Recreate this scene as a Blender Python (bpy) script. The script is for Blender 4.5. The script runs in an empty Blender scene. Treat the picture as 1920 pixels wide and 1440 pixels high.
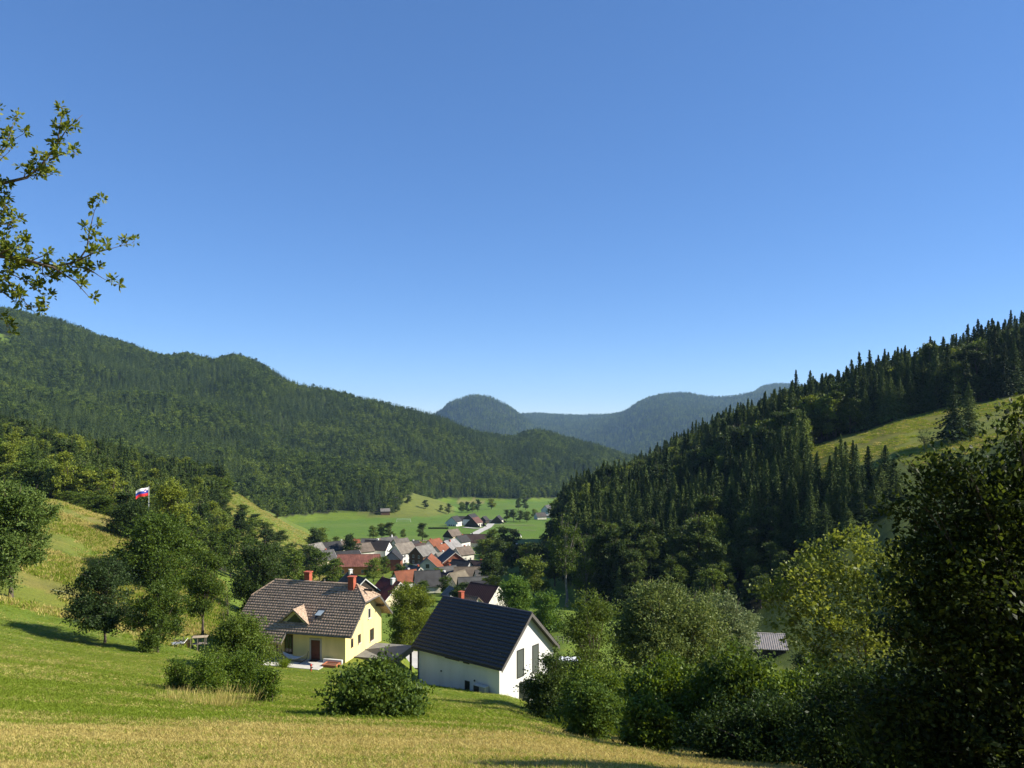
import bpy, math, random
import numpy as np
from mathutils import Vector, Matrix, Euler

random.seed(7); RNG = np.random.default_rng(7)
SC = bpy.context.scene
COL = SC.collection
rad = math.radians

# ------------------------------------------------------------------ camera, sky, sun, exposure
F_PX, HOR = 1450.0, 790.0                       # focal length and eye level in photo pixels (1920 x 1440)
cam = bpy.data.cameras.new('camera'); cam_o = bpy.data.objects.new('camera', cam); COL.objects.link(cam_o)
cam.sensor_width = 36; cam.lens = 36 * F_PX / 1920; cam.shift_y = (HOR - 720) / 1920
cam.clip_start = .1; cam.clip_end = 20000
cam_o.rotation_euler = (rad(90), 0, 0)          # the eye is the world origin, looking along +Y
SC.camera = cam_o

SUN = Vector((.82, -.03, .57)).normalized()     # towards the sun: right and beyond
w = bpy.data.worlds.new('World'); SC.world = w; w.use_nodes = True
nt = w.node_tree
sky = nt.nodes.new('ShaderNodeTexSky'); sky.sky_type = 'NISHITA'; sky.sun_disc = False
sky.sun_elevation = math.asin(SUN.z); sky.sun_rotation = math.atan2(SUN.x, SUN.y)
sky.air_density = .9; sky.dust_density = 0; sky.ozone_density = 7; sky.altitude = 3000
gm = nt.nodes.new('ShaderNodeGamma'); gm.inputs[1].default_value = .65
hs = nt.nodes.new('ShaderNodeHueSaturation'); hs.inputs['Saturation'].default_value = 1.26; hs.inputs['Hue'].default_value = .509
nt.links.new(sky.outputs[0], gm.inputs[0]); nt.links.new(gm.outputs[0], hs.inputs['Color']); nt.links.new(hs.outputs[0], nt.nodes['Background'].inputs[0])
nt.nodes['Background'].inputs[1].default_value = .168
sl = bpy.data.lights.new('sun', 'SUN'); sl.energy = 5.0; sl.angle = rad(.53); sl.color = (1, .93, .79)
so = bpy.data.objects.new('sun', sl); COL.objects.link(so)
so.rotation_euler = SUN.to_track_quat('Z', 'Y').to_euler()
vs = SC.view_settings; vs.view_transform = 'Standard'; vs.look = 'None'; vs.exposure = 0.92; vs.gamma = 1
SC.cycles.max_bounces = 6; SC.cycles.transmission_bounces = 3; SC.cycles.volume_bounces = 0
SC.cycles.use_denoising = True

# ------------------------------------------------------------------ helpers
def P(px, py, d): return Vector(((px - 960) / F_PX * d, d, (HOR - py) / F_PX * d))

def mesh(name, v, f, mats=(), smooth=False, midx=None):
    """one mesh from an array of vertices and an array (or list) of faces"""
    me = bpy.data.meshes.new(name)
    v = np.asarray(v, np.float32).reshape(-1, 3)
    if isinstance(f, np.ndarray):
        n, k = f.shape
        me.vertices.add(len(v)); me.vertices.foreach_set('co', v.ravel())
        me.loops.add(n * k); me.loops.foreach_set('vertex_index', f.astype(np.int32).ravel())
        me.polygons.add(n); me.polygons.foreach_set('loop_start', np.arange(0, n * k, k, dtype=np.int32))
        me.update(calc_edges=True)
    else:
        me.from_pydata([tuple(p) for p in v.tolist()], [], [tuple(q) for q in f])
    for m in mats: me.materials.append(m)
    if midx is not None: me.polygons.foreach_set('material_index', np.asarray(midx, np.int32))
    if smooth: me.polygons.foreach_set('use_smooth', np.ones(len(me.polygons), bool))
    me.validate(clean_customdata=False)
    return me

class MB:
    """collects boxes, prisms and tubes for one mesh"""
    def __init__(s): s.v = []; s.f = []
    def add(s, v, f):
        b = len(s.v); s.v += [tuple(p) for p in v]; s.f += [tuple(i + b for i in q) for q in f]; return s
    def box(s, x0, x1, y0, y1, z0, z1):
        return s.add([(x0,y0,z0),(x1,y0,z0),(x1,y1,z0),(x0,y1,z0),(x0,y0,z1),(x1,y0,z1),(x1,y1,z1),(x0,y1,z1)],
                     [(3,2,1,0),(4,5,6,7),(0,1,5,4),(1,2,6,5),(2,3,7,6),(3,0,4,7)])
    def slab(s, poly, n, t):
        """a flat polygon given thickness t against direction n"""
        n = Vector(n).normalized() * t; k = len(poly)
        a = [Vector(p) for p in poly]; b = [p - n for p in a]
        fs = [tuple(range(k)), tuple(range(2 * k - 1, k - 1, -1))]
        fs += [(i, i + k, (i + 1) % k + k, (i + 1) % k) for i in range(k)]
        return s.add(a + b, fs)
    def tube(s, pts, rs, n=6, cap=True):
        pts = [Vector(p) for p in pts]; base = len(s.v)
        if not hasattr(rs, '__len__'): rs = [rs] * len(pts)
        for i, p in enumerate(pts):
            t = (pts[min(i + 1, len(pts) - 1)] - pts[max(i - 1, 0)]).normalized()
            a = t.orthogonal().normalized() if i == 0 else (a - t * a.dot(t)).normalized()
            b = t.cross(a)
            for k in range(n):
                q = 2 * math.pi * k / n
                s.v.append(tuple(p + (a * math.cos(q) + b * math.sin(q)) * rs[i]))
        for i in range(len(pts) - 1):
            for k in range(n):
                s.f.append((base + i*n + k, base + i*n + (k+1) % n, base + (i+1)*n + (k+1) % n, base + (i+1)*n + k))
        if cap: s.f.append(tuple(base + (len(pts)-1)*n + k for k in range(n)))
        return s
    def me(s, name, m, smooth=False): return mesh(name, s.v, s.f, [m] if m else [], smooth)

def obj(name, me, parent=None, loc=None, rz=None):
    o = bpy.data.objects.new(name, me); COL.objects.link(o)
    if parent is not None: o.parent = parent
    if loc is not None: o.location = loc
    if rz is not None: o.rotation_euler = (0, 0, rz)
    return o
def tag(o, label=None, cat=None, group=None, kind=None):
    if label: o['label'] = label
    if cat: o['category'] = cat
    if group: o['group'] = group
    if kind: o['kind'] = kind
    return o
def thing(name, label, cat, loc=(0,0,0), rz=0, group=None):
    return tag(obj(name, None, None, loc, rz), label, cat, group)

# value noise on numpy arrays
_PERM = np.random.default_rng(3).random((256, 256)).astype(np.float32)
def vnoise(x, y):
    xi = np.floor(x).astype(int); yi = np.floor(y).astype(int); fx = x - xi; fy = y - yi
    fx = fx*fx*(3-2*fx); fy = fy*fy*(3-2*fy); g = lambda a, b: _PERM[a & 255, b & 255]
    return (g(xi,yi)*(1-fx)+g(xi+1,yi)*fx)*(1-fy)+(g(xi,yi+1)*(1-fx)+g(xi+1,yi+1)*fx)*fy
def fbm(x, y, o=4):
    s = 0; a = .5
    for i in range(o): s = s + a*(vnoise(x*2**i+17*i, y*2**i+31*i)-.5); a *= .5
    return s

# ------------------------------------------------------------------ materials
def new_mat(name):
    m = bpy.data.materials.new(name); m.use_nodes = True
    return m, m.node_tree, m.node_tree.nodes['Principled BSDF']
def node(t, typ, **kw):
    n = t.nodes.new(typ)
    for k, v in kw.items(): setattr(n, k, v)
    return n
def ramp(t, stops):
    r = t.nodes.new('ShaderNodeValToRGB'); e = r.color_ramp.elements
    while len(e) < len(stops): e.new(.5)
    for i, (p, c) in enumerate(stops): e[i].position = p; e[i].color = (*c, 1)
    return r
def math_n(t, op, a, b=None):
    n = t.nodes.new('ShaderNodeMath'); n.operation = op
    for i, q in enumerate((a, b)):
        if q is None: continue
        if isinstance(q, (int, float)): n.inputs[i].default_value = q
        else: t.links.new(q, n.inputs[i])
    return n.outputs[0]

_MC = {}
def plain(name, c, rough=.7, var=.18, scale=1.5, bump=.15, bscale=14, metal=0, spec=.4, streak=None, objvar=0):
    """paint, plaster, tile, wood: base colour, blotches of wear, fine relief"""
    if name in _MC: return _MC[name]
    m, t, b = new_mat(name); L = t.links.new
    tc = node(t, 'ShaderNodeTexCoord')
    mp = node(t, 'ShaderNodeMapping'); L(tc.outputs['Object'], mp.inputs[0])
    if streak: mp.inputs['Scale'].default_value = streak
    n1 = node(t, 'ShaderNodeTexNoise'); n1.inputs['Scale'].default_value = scale; n1.inputs['Detail'].default_value = 6
    L(mp.outputs[0], n1.inputs[0])
    lo = tuple(max(0, q*(1-1.3*var)) for q in c); hi = tuple(min(.95, q*(1+var)) for q in c)
    r = ramp(t, [(.28, lo), (.5, c), (.75, hi)]); L(n1.outputs[0], r.inputs[0])
    L(r.outputs[0], b.inputs['Base Color'])
    b.inputs['Roughness'].default_value = rough; b.inputs['Metallic'].default_value = metal
    b.inputs['Specular IOR Level'].default_value = spec
    if bump:
        n2 = node(t, 'ShaderNodeTexNoise'); n2.inputs['Scale'].default_value = bscale; n2.inputs['Detail'].default_value = 4
        L(tc.outputs['Object'], n2.inputs[0])
        bp = node(t, 'ShaderNodeBump'); bp.inputs['Strength'].default_value = bump; bp.inputs['Distance'].default_value = .03
        L(n2.outputs[0], bp.inputs['Height']); L(bp.outputs[0], b.inputs['Normal'])
    _MC[name] = m; return m

def roof_mat(name, c, rough=.75, var=.25):
    """a far tiled roof: rows of tiles too small to tell apart, as colour and relief"""
    if name in _MC: return _MC[name]
    m, t, b = new_mat(name); L = t.links.new
    tc = node(t, 'ShaderNodeTexCoord')
    br = node(t, 'ShaderNodeTexBrick'); br.inputs['Scale'].default_value = 1.0
    br.inputs['Brick Width'].default_value = .42; br.inputs['Row Height'].default_value = .36; br.inputs['Mortar Size'].default_value = .03
    br.inputs['Color1'].default_value = (*[q*(1+var) for q in c], 1); br.inputs['Color2'].default_value = (*[q*(1-var) for q in c], 1)
    br.inputs['Mortar'].default_value = (*[q*.45 for q in c], 1)
    L(tc.outputs['UV'], br.inputs[0])
    n1 = node(t, 'ShaderNodeTexNoise'); n1.inputs['Scale'].default_value = .5; n1.inputs['Detail'].default_value = 7
    L(tc.outputs['Object'], n1.inputs[0])
    r = ramp(t, [(.3, (.62,.6,.58)), (.7, (1.25,1.25,1.25))]); L(n1.outputs[0], r.inputs[0])
    mx = node(t, 'ShaderNodeMix', data_type='RGBA', blend_type='MULTIPLY'); mx.inputs[0].default_value = 1
    L(br.outputs[0], mx.inputs[6]); L(r.outputs[0], mx.inputs[7]); L(mx.outputs[2], b.inputs['Base Color'])
    b.inputs['Roughness'].default_value = rough; b.inputs['Specular IOR Level'].default_value = .35
    bp = node(t, 'ShaderNodeBump'); bp.inputs['Strength'].default_value = .5; bp.inputs['Distance'].default_value = .05
    L(br.outputs['Fac'], bp.inputs['Height']); bp.invert = True; L(bp.outputs[0], b.inputs['Normal'])
    _MC[name] = m; return m

def leaf_mat(name, dark, mid, light, trans=.3, rough=.5, spec=.35, objw=.45):
    if name in _MC: return _MC[name]
    dark, mid, light = [(c[0]*1.38, c[1]*1.36, c[2]*1.2) for c in (dark, mid, light)]; spec *= .4
    m, t, b = new_mat(name); L = t.links.new
    g = node(t, 'ShaderNodeNewGeometry'); oi = node(t, 'ShaderNodeObjectInfo')
    f = math_n(t, 'ADD', math_n(t, 'MULTIPLY', g.outputs['Random Per Island'], 1-objw), math_n(t, 'MULTIPLY', oi.outputs['Random'], objw))
    sn = node(t, 'ShaderNodeTexNoise'); sn.inputs['Scale'].default_value = .014; sn.inputs['Detail'].default_value = 2; L(oi.outputs['Location'], sn.inputs[0])   # stands of trees differ
    f = math_n(t, 'ADD', f, math_n(t, 'MULTIPLY', math_n(t, 'SUBTRACT', sn.outputs[0], .5), .9))
    r = ramp(t, [(.08, dark), (.5, mid), (.95, light)]); L(f, r.inputs[0])
    L(r.outputs[0], b.inputs['Base Color']); b.inputs['Roughness'].default_value = rough
    b.inputs['Specular IOR Level'].default_value = spec
    tr = node(t, 'ShaderNodeBsdfTranslucent')
    hs = node(t, 'ShaderNodeHueSaturation'); hs.inputs['Hue'].default_value = .478; hs.inputs['Saturation'].default_value = 1.1; hs.inputs['Value'].default_value = 1.35
    L(r.outputs[0], hs.inputs['Color']); L(hs.outputs[0], tr.inputs['Color'])
    mx = node(t, 'ShaderNodeMixShader'); mx.inputs[0].default_value = trans
    L(b.outputs[0], mx.inputs[1]); L(tr.outputs[0], mx.inputs[2]); L(mx.outputs[0], t.nodes['Material Output'].inputs[0])
    _MC[name] = m; return m

BARK = plain('bark', (.085,.065,.05), .9, .4, 3, .6, 9)
BARK_PALE = plain('pale_bark', (.2,.18,.15), .9, .4, 3, .6, 9)
SPRUCE = leaf_mat('spruce_needles', (.013,.024,.009), (.036,.058,.018), (.085,.115,.032), .08, .6, .15, .6)
BROAD = leaf_mat('broad_leaves', (.032,.055,.011), (.070,.108,.019), (.13,.17,.034), .34, .5, .3, .5)
BROAD_DARK = leaf_mat('dark_broad_leaves', (.018,.032,.009), (.038,.062,.015), (.075,.105,.024), .28, .5, .3, .5)
BROAD_LIGHT = leaf_mat('light_broad_leaves', (.065,.090,.013), (.115,.150,.022), (.18,.21,.036), .38, .5, .3)
WILLOW = leaf_mat('willow_leaves', (.045,.070,.020), (.095,.130,.038), (.18,.21,.075), .3, .5, .35, .2)
HAZEL = leaf_mat('hazel_leaves', (.034,.060,.010), (.076,.122,.018), (.145,.20,.032), .38, .45, .35, .2)
MAPLE = leaf_mat('bright_leaves', (.065,.09,.017), (.12,.155,.034), (.20,.225,.06), .45, .45, .35, .2)
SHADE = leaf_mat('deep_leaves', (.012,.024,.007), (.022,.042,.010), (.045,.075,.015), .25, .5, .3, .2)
APPLE = leaf_mat('apple_leaves', (.045,.07,.012), (.10,.135,.022), (.19,.21,.045), .45, .45, .4, .1)
GLASS = plain('window_glass', (.02,.024,.026), .08, .1, 1, 0, spec=.6)
WHITE = plain('white_plaster', (.64,.635,.62), .85, .10, .5, .08, 20, streak=(1.5, 1.5, .35))
YELLOW = plain('yellow_plaster', (.70,.575,.27), .85, .11, .6, .08, 20, streak=(1.5, 1.5, .35))
WOOD = plain('brown_wood', (.10,.05,.028), .75, .35, 2, .3, 12, streak=(1,8,1))
WOOD_GREY = plain('grey_wood', (.20,.17,.145), .85, .35, 2, .3, 12, streak=(1,8,1))
DARKWOOD = plain('dark_wood', (.035,.026,.02), .8, .35, 2, .3, 12)
CONCRETE = plain('concrete', (.52,.50,.46), .85, .1, 1, .1, 12)
METAL_DARK = plain('anthracite_metal', (.045,.042,.04), .45, .15, 2, .05, metal=.2)
GREY_TRIM = plain('grey_trim', (.10,.092,.085), .6, .15, 2, .05)
BRICK_RED = plain('red_brick', (.36,.085,.045), .85, .25, 4, .3, 9)

# ------------------------------------------------------------------ the lie of the land
dA = [1.5, 6, 14, 30, 50, 65, 80, 95, 120, 150, 200, 284, 400, 550, 750, 1000, 1400, 2500, 9500]
far = [1029, 996, 970, 947, 935, 894, 842]
A = {-400: [2385,1650,1430,1240,1110,1030,980,940,890,870,880,900,930,950,955,945]+far[4:],
     0:   [2385,1660,1440,1312,1232,1170,1115,1062,985,925,915,935,950,965,960,945]+far[4:],
     95:  [2385,1660,1440,1318,1243,1190,1140,1090,1005,938,945,965,970,975,962,946]+far[4:],
     190: [2385,1660,1440,1322,1255,1207,1165,1115,1040,968,975,990,985,980,965,947]+far[4:],
     250: [2385,1660,1440,1326,1264,1215,1180,1135,1065,990,1000,1010,1000,990,968,947]+far[4:],
     350: [2385,1660,1440,1332,1275,1232,1200,1165,1115,1070,1050,1040,1015,992,970,947]+far[4:],
     430: [2385,1660,1440,1336,1283,1247,1222,1200,1150,1110,1090,1060,1022,994]+far[2:],
     500: [2385,1660,1440,1340,1290,1258,1238,1222,1180,1150,1120,1074]+far,
     650: [2385,1660,1440,1346,1303,1270,1246,1228,1190,1158,1123,1076]+far,
     790: [2385,1660,1440,1350,1318,1299,1281,1258,1215,1175,1125,1076]+far,
     940: [2385,1660,1440,1358,1332,1312,1294,1270,1222,1178,1125,1076]+far,
     1000:[2385,1660,1440,1368,1346,1330,1316,1288,1225,1176,1127,1077]+far,
     1060:[2385,1660,1440,1380,1362,1348,1325,1280,1212,1168,1128,1078]+far,
     1150:[2385,1665,1445,1396,1380,1362,1330,1290,1232,1183,1138,1085]+far,
     1300:[2385,1670,1455,1418,1396,1360,1325,1295,1250,1212,1158,1098]+far,
     1450:[2385,1675,1462,1428,1395,1350,1315,1290,1255,1225,1170,1110]+far,
     1600:[2385,1680,1470,1430,1390,1345,1310,1285,1250,1220,1180,1120]+far,
     1920:[2385,1690,1480,1430,1380,1330,1290,1260,1220,1180,1150,1120]+far,
     2400:[2385,1690,1470,1400,1320,1260,1210,1170,1120,1080,1060,1060]+far}
dB = [150, 200, 250, 300, 350, 420, 500, 600]
B = {-400:[980,870,830,790,750,705,690,760], 0:[1000,925,892,866,842,820,815,880], 150:[1050,965,925,895,873,858,858,900], 300:[1120,1030,985,950,925,908,912,950],
     430:[1200,1130,1050,985,940,917,928,970], 500:[1250,1150,1095,1040,990,956,960,1000], 560:[1250,1170,1115,1075,1030,988,985,1010],
     620:[1250,1200,1140,1100,1065,1020,1010,1020], 700:[1300,1250,1200,1150,1110,1060,1040,1040], 800:[1500]*8}
dC = [550, 620, 750, 900, 1100, 1300, 1500, 1800, 2400]
C = {-400:[900,800,730,660,600,555,525,525,640], 0:[1000,860,800,750,692,634,588,592,680], 100:[1000,885,830,778,720,660,607,612,690], 200:[1000,915,855,803,747,692,644,650,710], 310:[1000,940,885,835,780,725,678,684,740],
     350:[1000,950,890,842,785,728,671,680,740], 400:[1000,960,905,852,792,738,684,690,740], 440:[1000,965,908,862,797,728,675,685,745], 470:[1000,970,915,870,806,740,684,692,750], 560:[1020,992,945,902,848,788,734,740,790],
     600:[1020,1000,955,908,858,798,738,746,800], 700:[1020,1005,965,922,880,822,760,766,810], 750:[1020,1005,972,937,896,836,774,780,820], 820:[1020,1005,978,952,925,868,792,796,825],
     900:[1030,1010,985,962,940,900,832,820,835], 960:[1030,1010,985,964,943,915,850,828,840], 1005:[1030,1010,985,965,945,922,852,812,830], 1100:[1030,1010,985,966,948,933,872,838,850], 1180:[1030,1010,985,967,950,937,890,862,868],
     1300:[1030,1010,990,970,955,945,915,890,890], 1600:[1100]*9}
dS = [640, 740, 820, 900, 1000, 1150]
S = {420:[1000,975,915,880,862,880], 520:[1000,968,902,868,850,880], 600:[1000,966,905,876,868,890], 700:[1000,962,912,893,898,930], 750:[1000,966,928,912,925,950], 795:[1010,972,942,926,942,965], 850:[1020,985,960,944,955,975], 900:[1100]*6}
dD = [3900, 4600, 5300, 6100, 7300, 8600]
D = {700:[900,830,800,800,800,800], 790:[890,830,795,800,800,800], 820:[880,820,778,790,800,800], 850:[870,800,753,775,800,800], 885:[860,790,743,770,800,800], 915:[860,790,745,772,800,800], 940:[865,795,757,780,785,800], 985:[880,820,790,790,778,800], 1010:[890,850,820,800,776,800],
     1080:[890,860,830,800,783,800], 1130:[885,845,810,788,783,800], 1170:[880,830,790,777,780,800], 1200:[870,815,770,753,780,800], 1240:[865,805,755,740,770,800], 1280:[865,805,765,738,770,800], 1340:[860,800,768,748,770,800], 1370:[860,800,768,746,765,800],
     1400:[860,800,765,738,752,790], 1430:[860,800,760,735,724,780], 1460:[860,800,758,732,721,780], 1490:[860,800,758,732,724,780], 1560:[860,800,760,735,735,780], 1800:[860,800,770,750,750,780], 2400:[850]*6}
dE = [75, 110, 120, 150, 180, 210, 250, 300, 350, 420, 520, 700]
E_ = {1000:[1500,1400,1390,1350,1320,1280,1200,1150,1100,1060,1040,1040], 1050:[1500,1400,1380,1300,1240,1180,1100,1040,1010,995,985,985], 1100:[1500,1400,1330,1240,1165,1095,1035,1000,980,965,962,965], 1200:[1500,1350,1290,1210,1120,1068,1022,982,955,932,925,935], 1300:[1460,1340,1280,1200,1105,1045,985,928,890,872,870,890],
     1400:[1430,1330,1270,1185,1082,1005,935,875,845,832,835,860], 1500:[1400,1280,1240,1130,1030,940,852,815,800,800,810,840], 1600:[1370,1230,1190,1080,970,875,820,788,780,785,800,830], 1700:[1345,1180,1130,1020,918,842,787,752,747,760,780,815],
     1800:[1320,1130,1075,965,880,818,762,722,717,735,760,800], 1920:[1300,1080,1015,905,832,790,737,692,684,700,735,785], 2300:[1230,960,870,770,700,650,600,550,545,570,620,700]}

TH = np.concatenate([np.arange(-180, -42, 6), np.arange(-42, 42.01, .22), np.arange(46, 180.1, 6)])
LR = np.linspace(math.log(1.2), math.log(9000), 450)
def sheet(tab, ds, px, d, below=-1e3):
    ks = sorted(tab)
    if below is not None: ds = list(ds) + [ds[-1]*1.5]; tab = {k: list(q) + [q[-1] + 320] for k, q in tab.items()}
    Z = np.array([[(HOR - q)*dd/F_PX for q, dd in zip(tab[k], ds)] for k in ks])
    i = np.clip(np.searchsorted(ks, px) - 1, 0, len(ks)-2); ks = np.array(ks, float)
    t = np.clip((px - ks[i])/(ks[i+1]-ks[i]), 0, 1); ts = t*t*(3-2*t)*.4 + t*.6
    j = np.clip(np.searchsorted(ds, d) - 1, 0, len(ds)-2); dd = np.array(ds, float)
    u = np.clip((d - dd[j])/(dd[j+1]-dd[j]), 0, 1)
    z = (Z[i,j]*(1-u)+Z[i,j+1]*u)*(1-ts) + (Z[i+1,j]*(1-u)+Z[i+1,j+1]*u)*ts
    if below is not None: z = np.where(d < ds[0], below, z)
    return z
def pxd(x, y):
    th = np.degrees(np.arctan2(x, y)); r = np.hypot(x, y); tc = np.clip(th, -58, 58)
    return 960 + F_PX*np.tan(np.radians(tc)), r*np.cos(np.radians(tc)), th, r
PADS = [((-22.9, 82.8), -24.38, 7.6, 7.5, rad(-14.6))]
def land(x, y):
    """height of the ground and which sheet of hill it belongs to"""
    px, d, th, r = pxd(x, y)
    rough = fbm(x/160, y/160, 4)
    zs = [sheet(A, dA, px, d, None),
          sheet(B, dB, px, d) + 10*fbm(x/60, y/60, 3)*np.clip((d-230)/150, 0, 1),
          sheet(C, dC, px, d) + 70*rough*np.clip((d-760)/300, 0, 1)*np.clip((1480-d)/300, .1, 1),
          sheet(S, dS, px, d) + 14*rough,
          sheet(D, dD, px, d) + 190*fbm(x/700, y/700, 4)*np.clip((d-4100)/800, 0, 1)*np.where(d > 5100, .45, 1),
          sheet(E_, dE, px, d) + 9*fbm(x/45+9, y/45, 3)*np.clip((d-262)/40, 0, 1)]
    zs = np.array(zs); k = zs.argmax(0); z = zs.max(0)
    z = z + .5*fbm(x/9, y/9, 3)*np.clip((d-12)/40, 0, 1)*np.clip((260-d)/200, 0, 1) + .10*fbm(x/1.6, y/1.6, 3)*np.clip((90-d)/60, 0, 1)
    bk = np.clip((np.abs(th)-70)/60, 0, 1); bk = bk*bk*(3-2*bk)
    z = z*(1-bk) + (-1.65 - .28*np.clip(y, -300, 300))*bk
    for (cx, cy), pz, a, b, yw in PADS:                      # the levelled plot of the yellow house
        lx = (x-cx)*math.cos(yw) + (y-cy)*math.sin(yw); ly = -(x-cx)*math.sin(yw) + (y-cy)*math.cos(yw)
        q = np.maximum(np.abs(lx)/a, np.abs(ly)/b); t = np.clip((1.45-q)/.45, 0, 1); t = t*t*(3-2*t)
        z = z*(1-t) + pz*t
    return z, k
def grid_field():
    T, R = np.meshgrid(np.radians(TH), np.exp(LR), indexing='ij')
    x, y = R*np.sin(T), R*np.cos(T); z, k = land(x, y)
    for _ in range(2):
        z[:, 1:-1] = .25*z[:, :-2] + .5*z[:, 1:-1] + .25*z[:, 2:]; z[1:-1] = .25*z[:-2] + .5*z[1:-1] + .25*z[2:]
    return x, y, z, k
GX, GY, GZ, GK = grid_field()
def gz(x, y):
    """height of the ground sheet (bilinear on its mesh)"""
    x = np.asarray(x, float); y = np.asarray(y, float)
    th = np.degrees(np.arctan2(x, y)); lr = np.log(np.maximum(np.hypot(x, y), 1.21))
    i = np.clip(np.searchsorted(TH, th)-1, 0, len(TH)-2); t = (th-TH[i])/(TH[i+1]-TH[i])
    q = (lr-LR[0])/(LR[1]-LR[0]); j = np.clip(q.astype(int), 0, len(LR)-2); u = q-j
    return (GZ[i,j]*(1-u)+GZ[i,j+1]*u)*(1-t) + (GZ[i+1,j]*(1-u)+GZ[i+1,j+1]*u)*t
def on(px, d, dz=0.0):
    x = (px-960)/F_PX*d; return Vector((x, d, float(gz(x, d)) + dz))
def hit(px, py, d0=8, d1=5000):
    """where the line of sight through a photo pixel meets the ground"""
    d = np.exp(np.linspace(math.log(d0), math.log(d1), 3000)); x = (px-960)/F_PX*d
    b = gz(x, d) >= (HOR-py)/F_PX*d
    i = int(np.argmax(b)) if b.any() else len(d)-1
    return on(px, float(d[i]))

# which ground is wooded: right hill, left hill, mountain, spur, far hills
def wooded(x, y):
    px, d, th, r = pxd(x, y); z, k = land(x, y)
    zA = sheet(A, dA, px, d, None)
    pb = np.interp(d, [150,172,186,193,262], [1470,1585,1672,1525,1505])
    eF = (k == 5) & (((d > np.interp(px, [1500,1900], [264,249])) | ((px < pb) & (d > 158))))  & (z > zA+1) & (px > 1045)
    bF = (k == 1) & (px < 418 + 12*np.sin(d/9)) & (d > 205)
    cF = (k == 2) & (z > zA + 5) & ~((px < 22) & (np.abs(d-1290) < 45))
    sF = (k == 3) & (z > zA + 4) & (px < 772 - np.clip((860-d), 0, 100)*.25)
    dF = (k == 4) | ((k == 0) & (d > 1900))
    return eF, bF, cF | sF, dF, px, d, z

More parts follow.
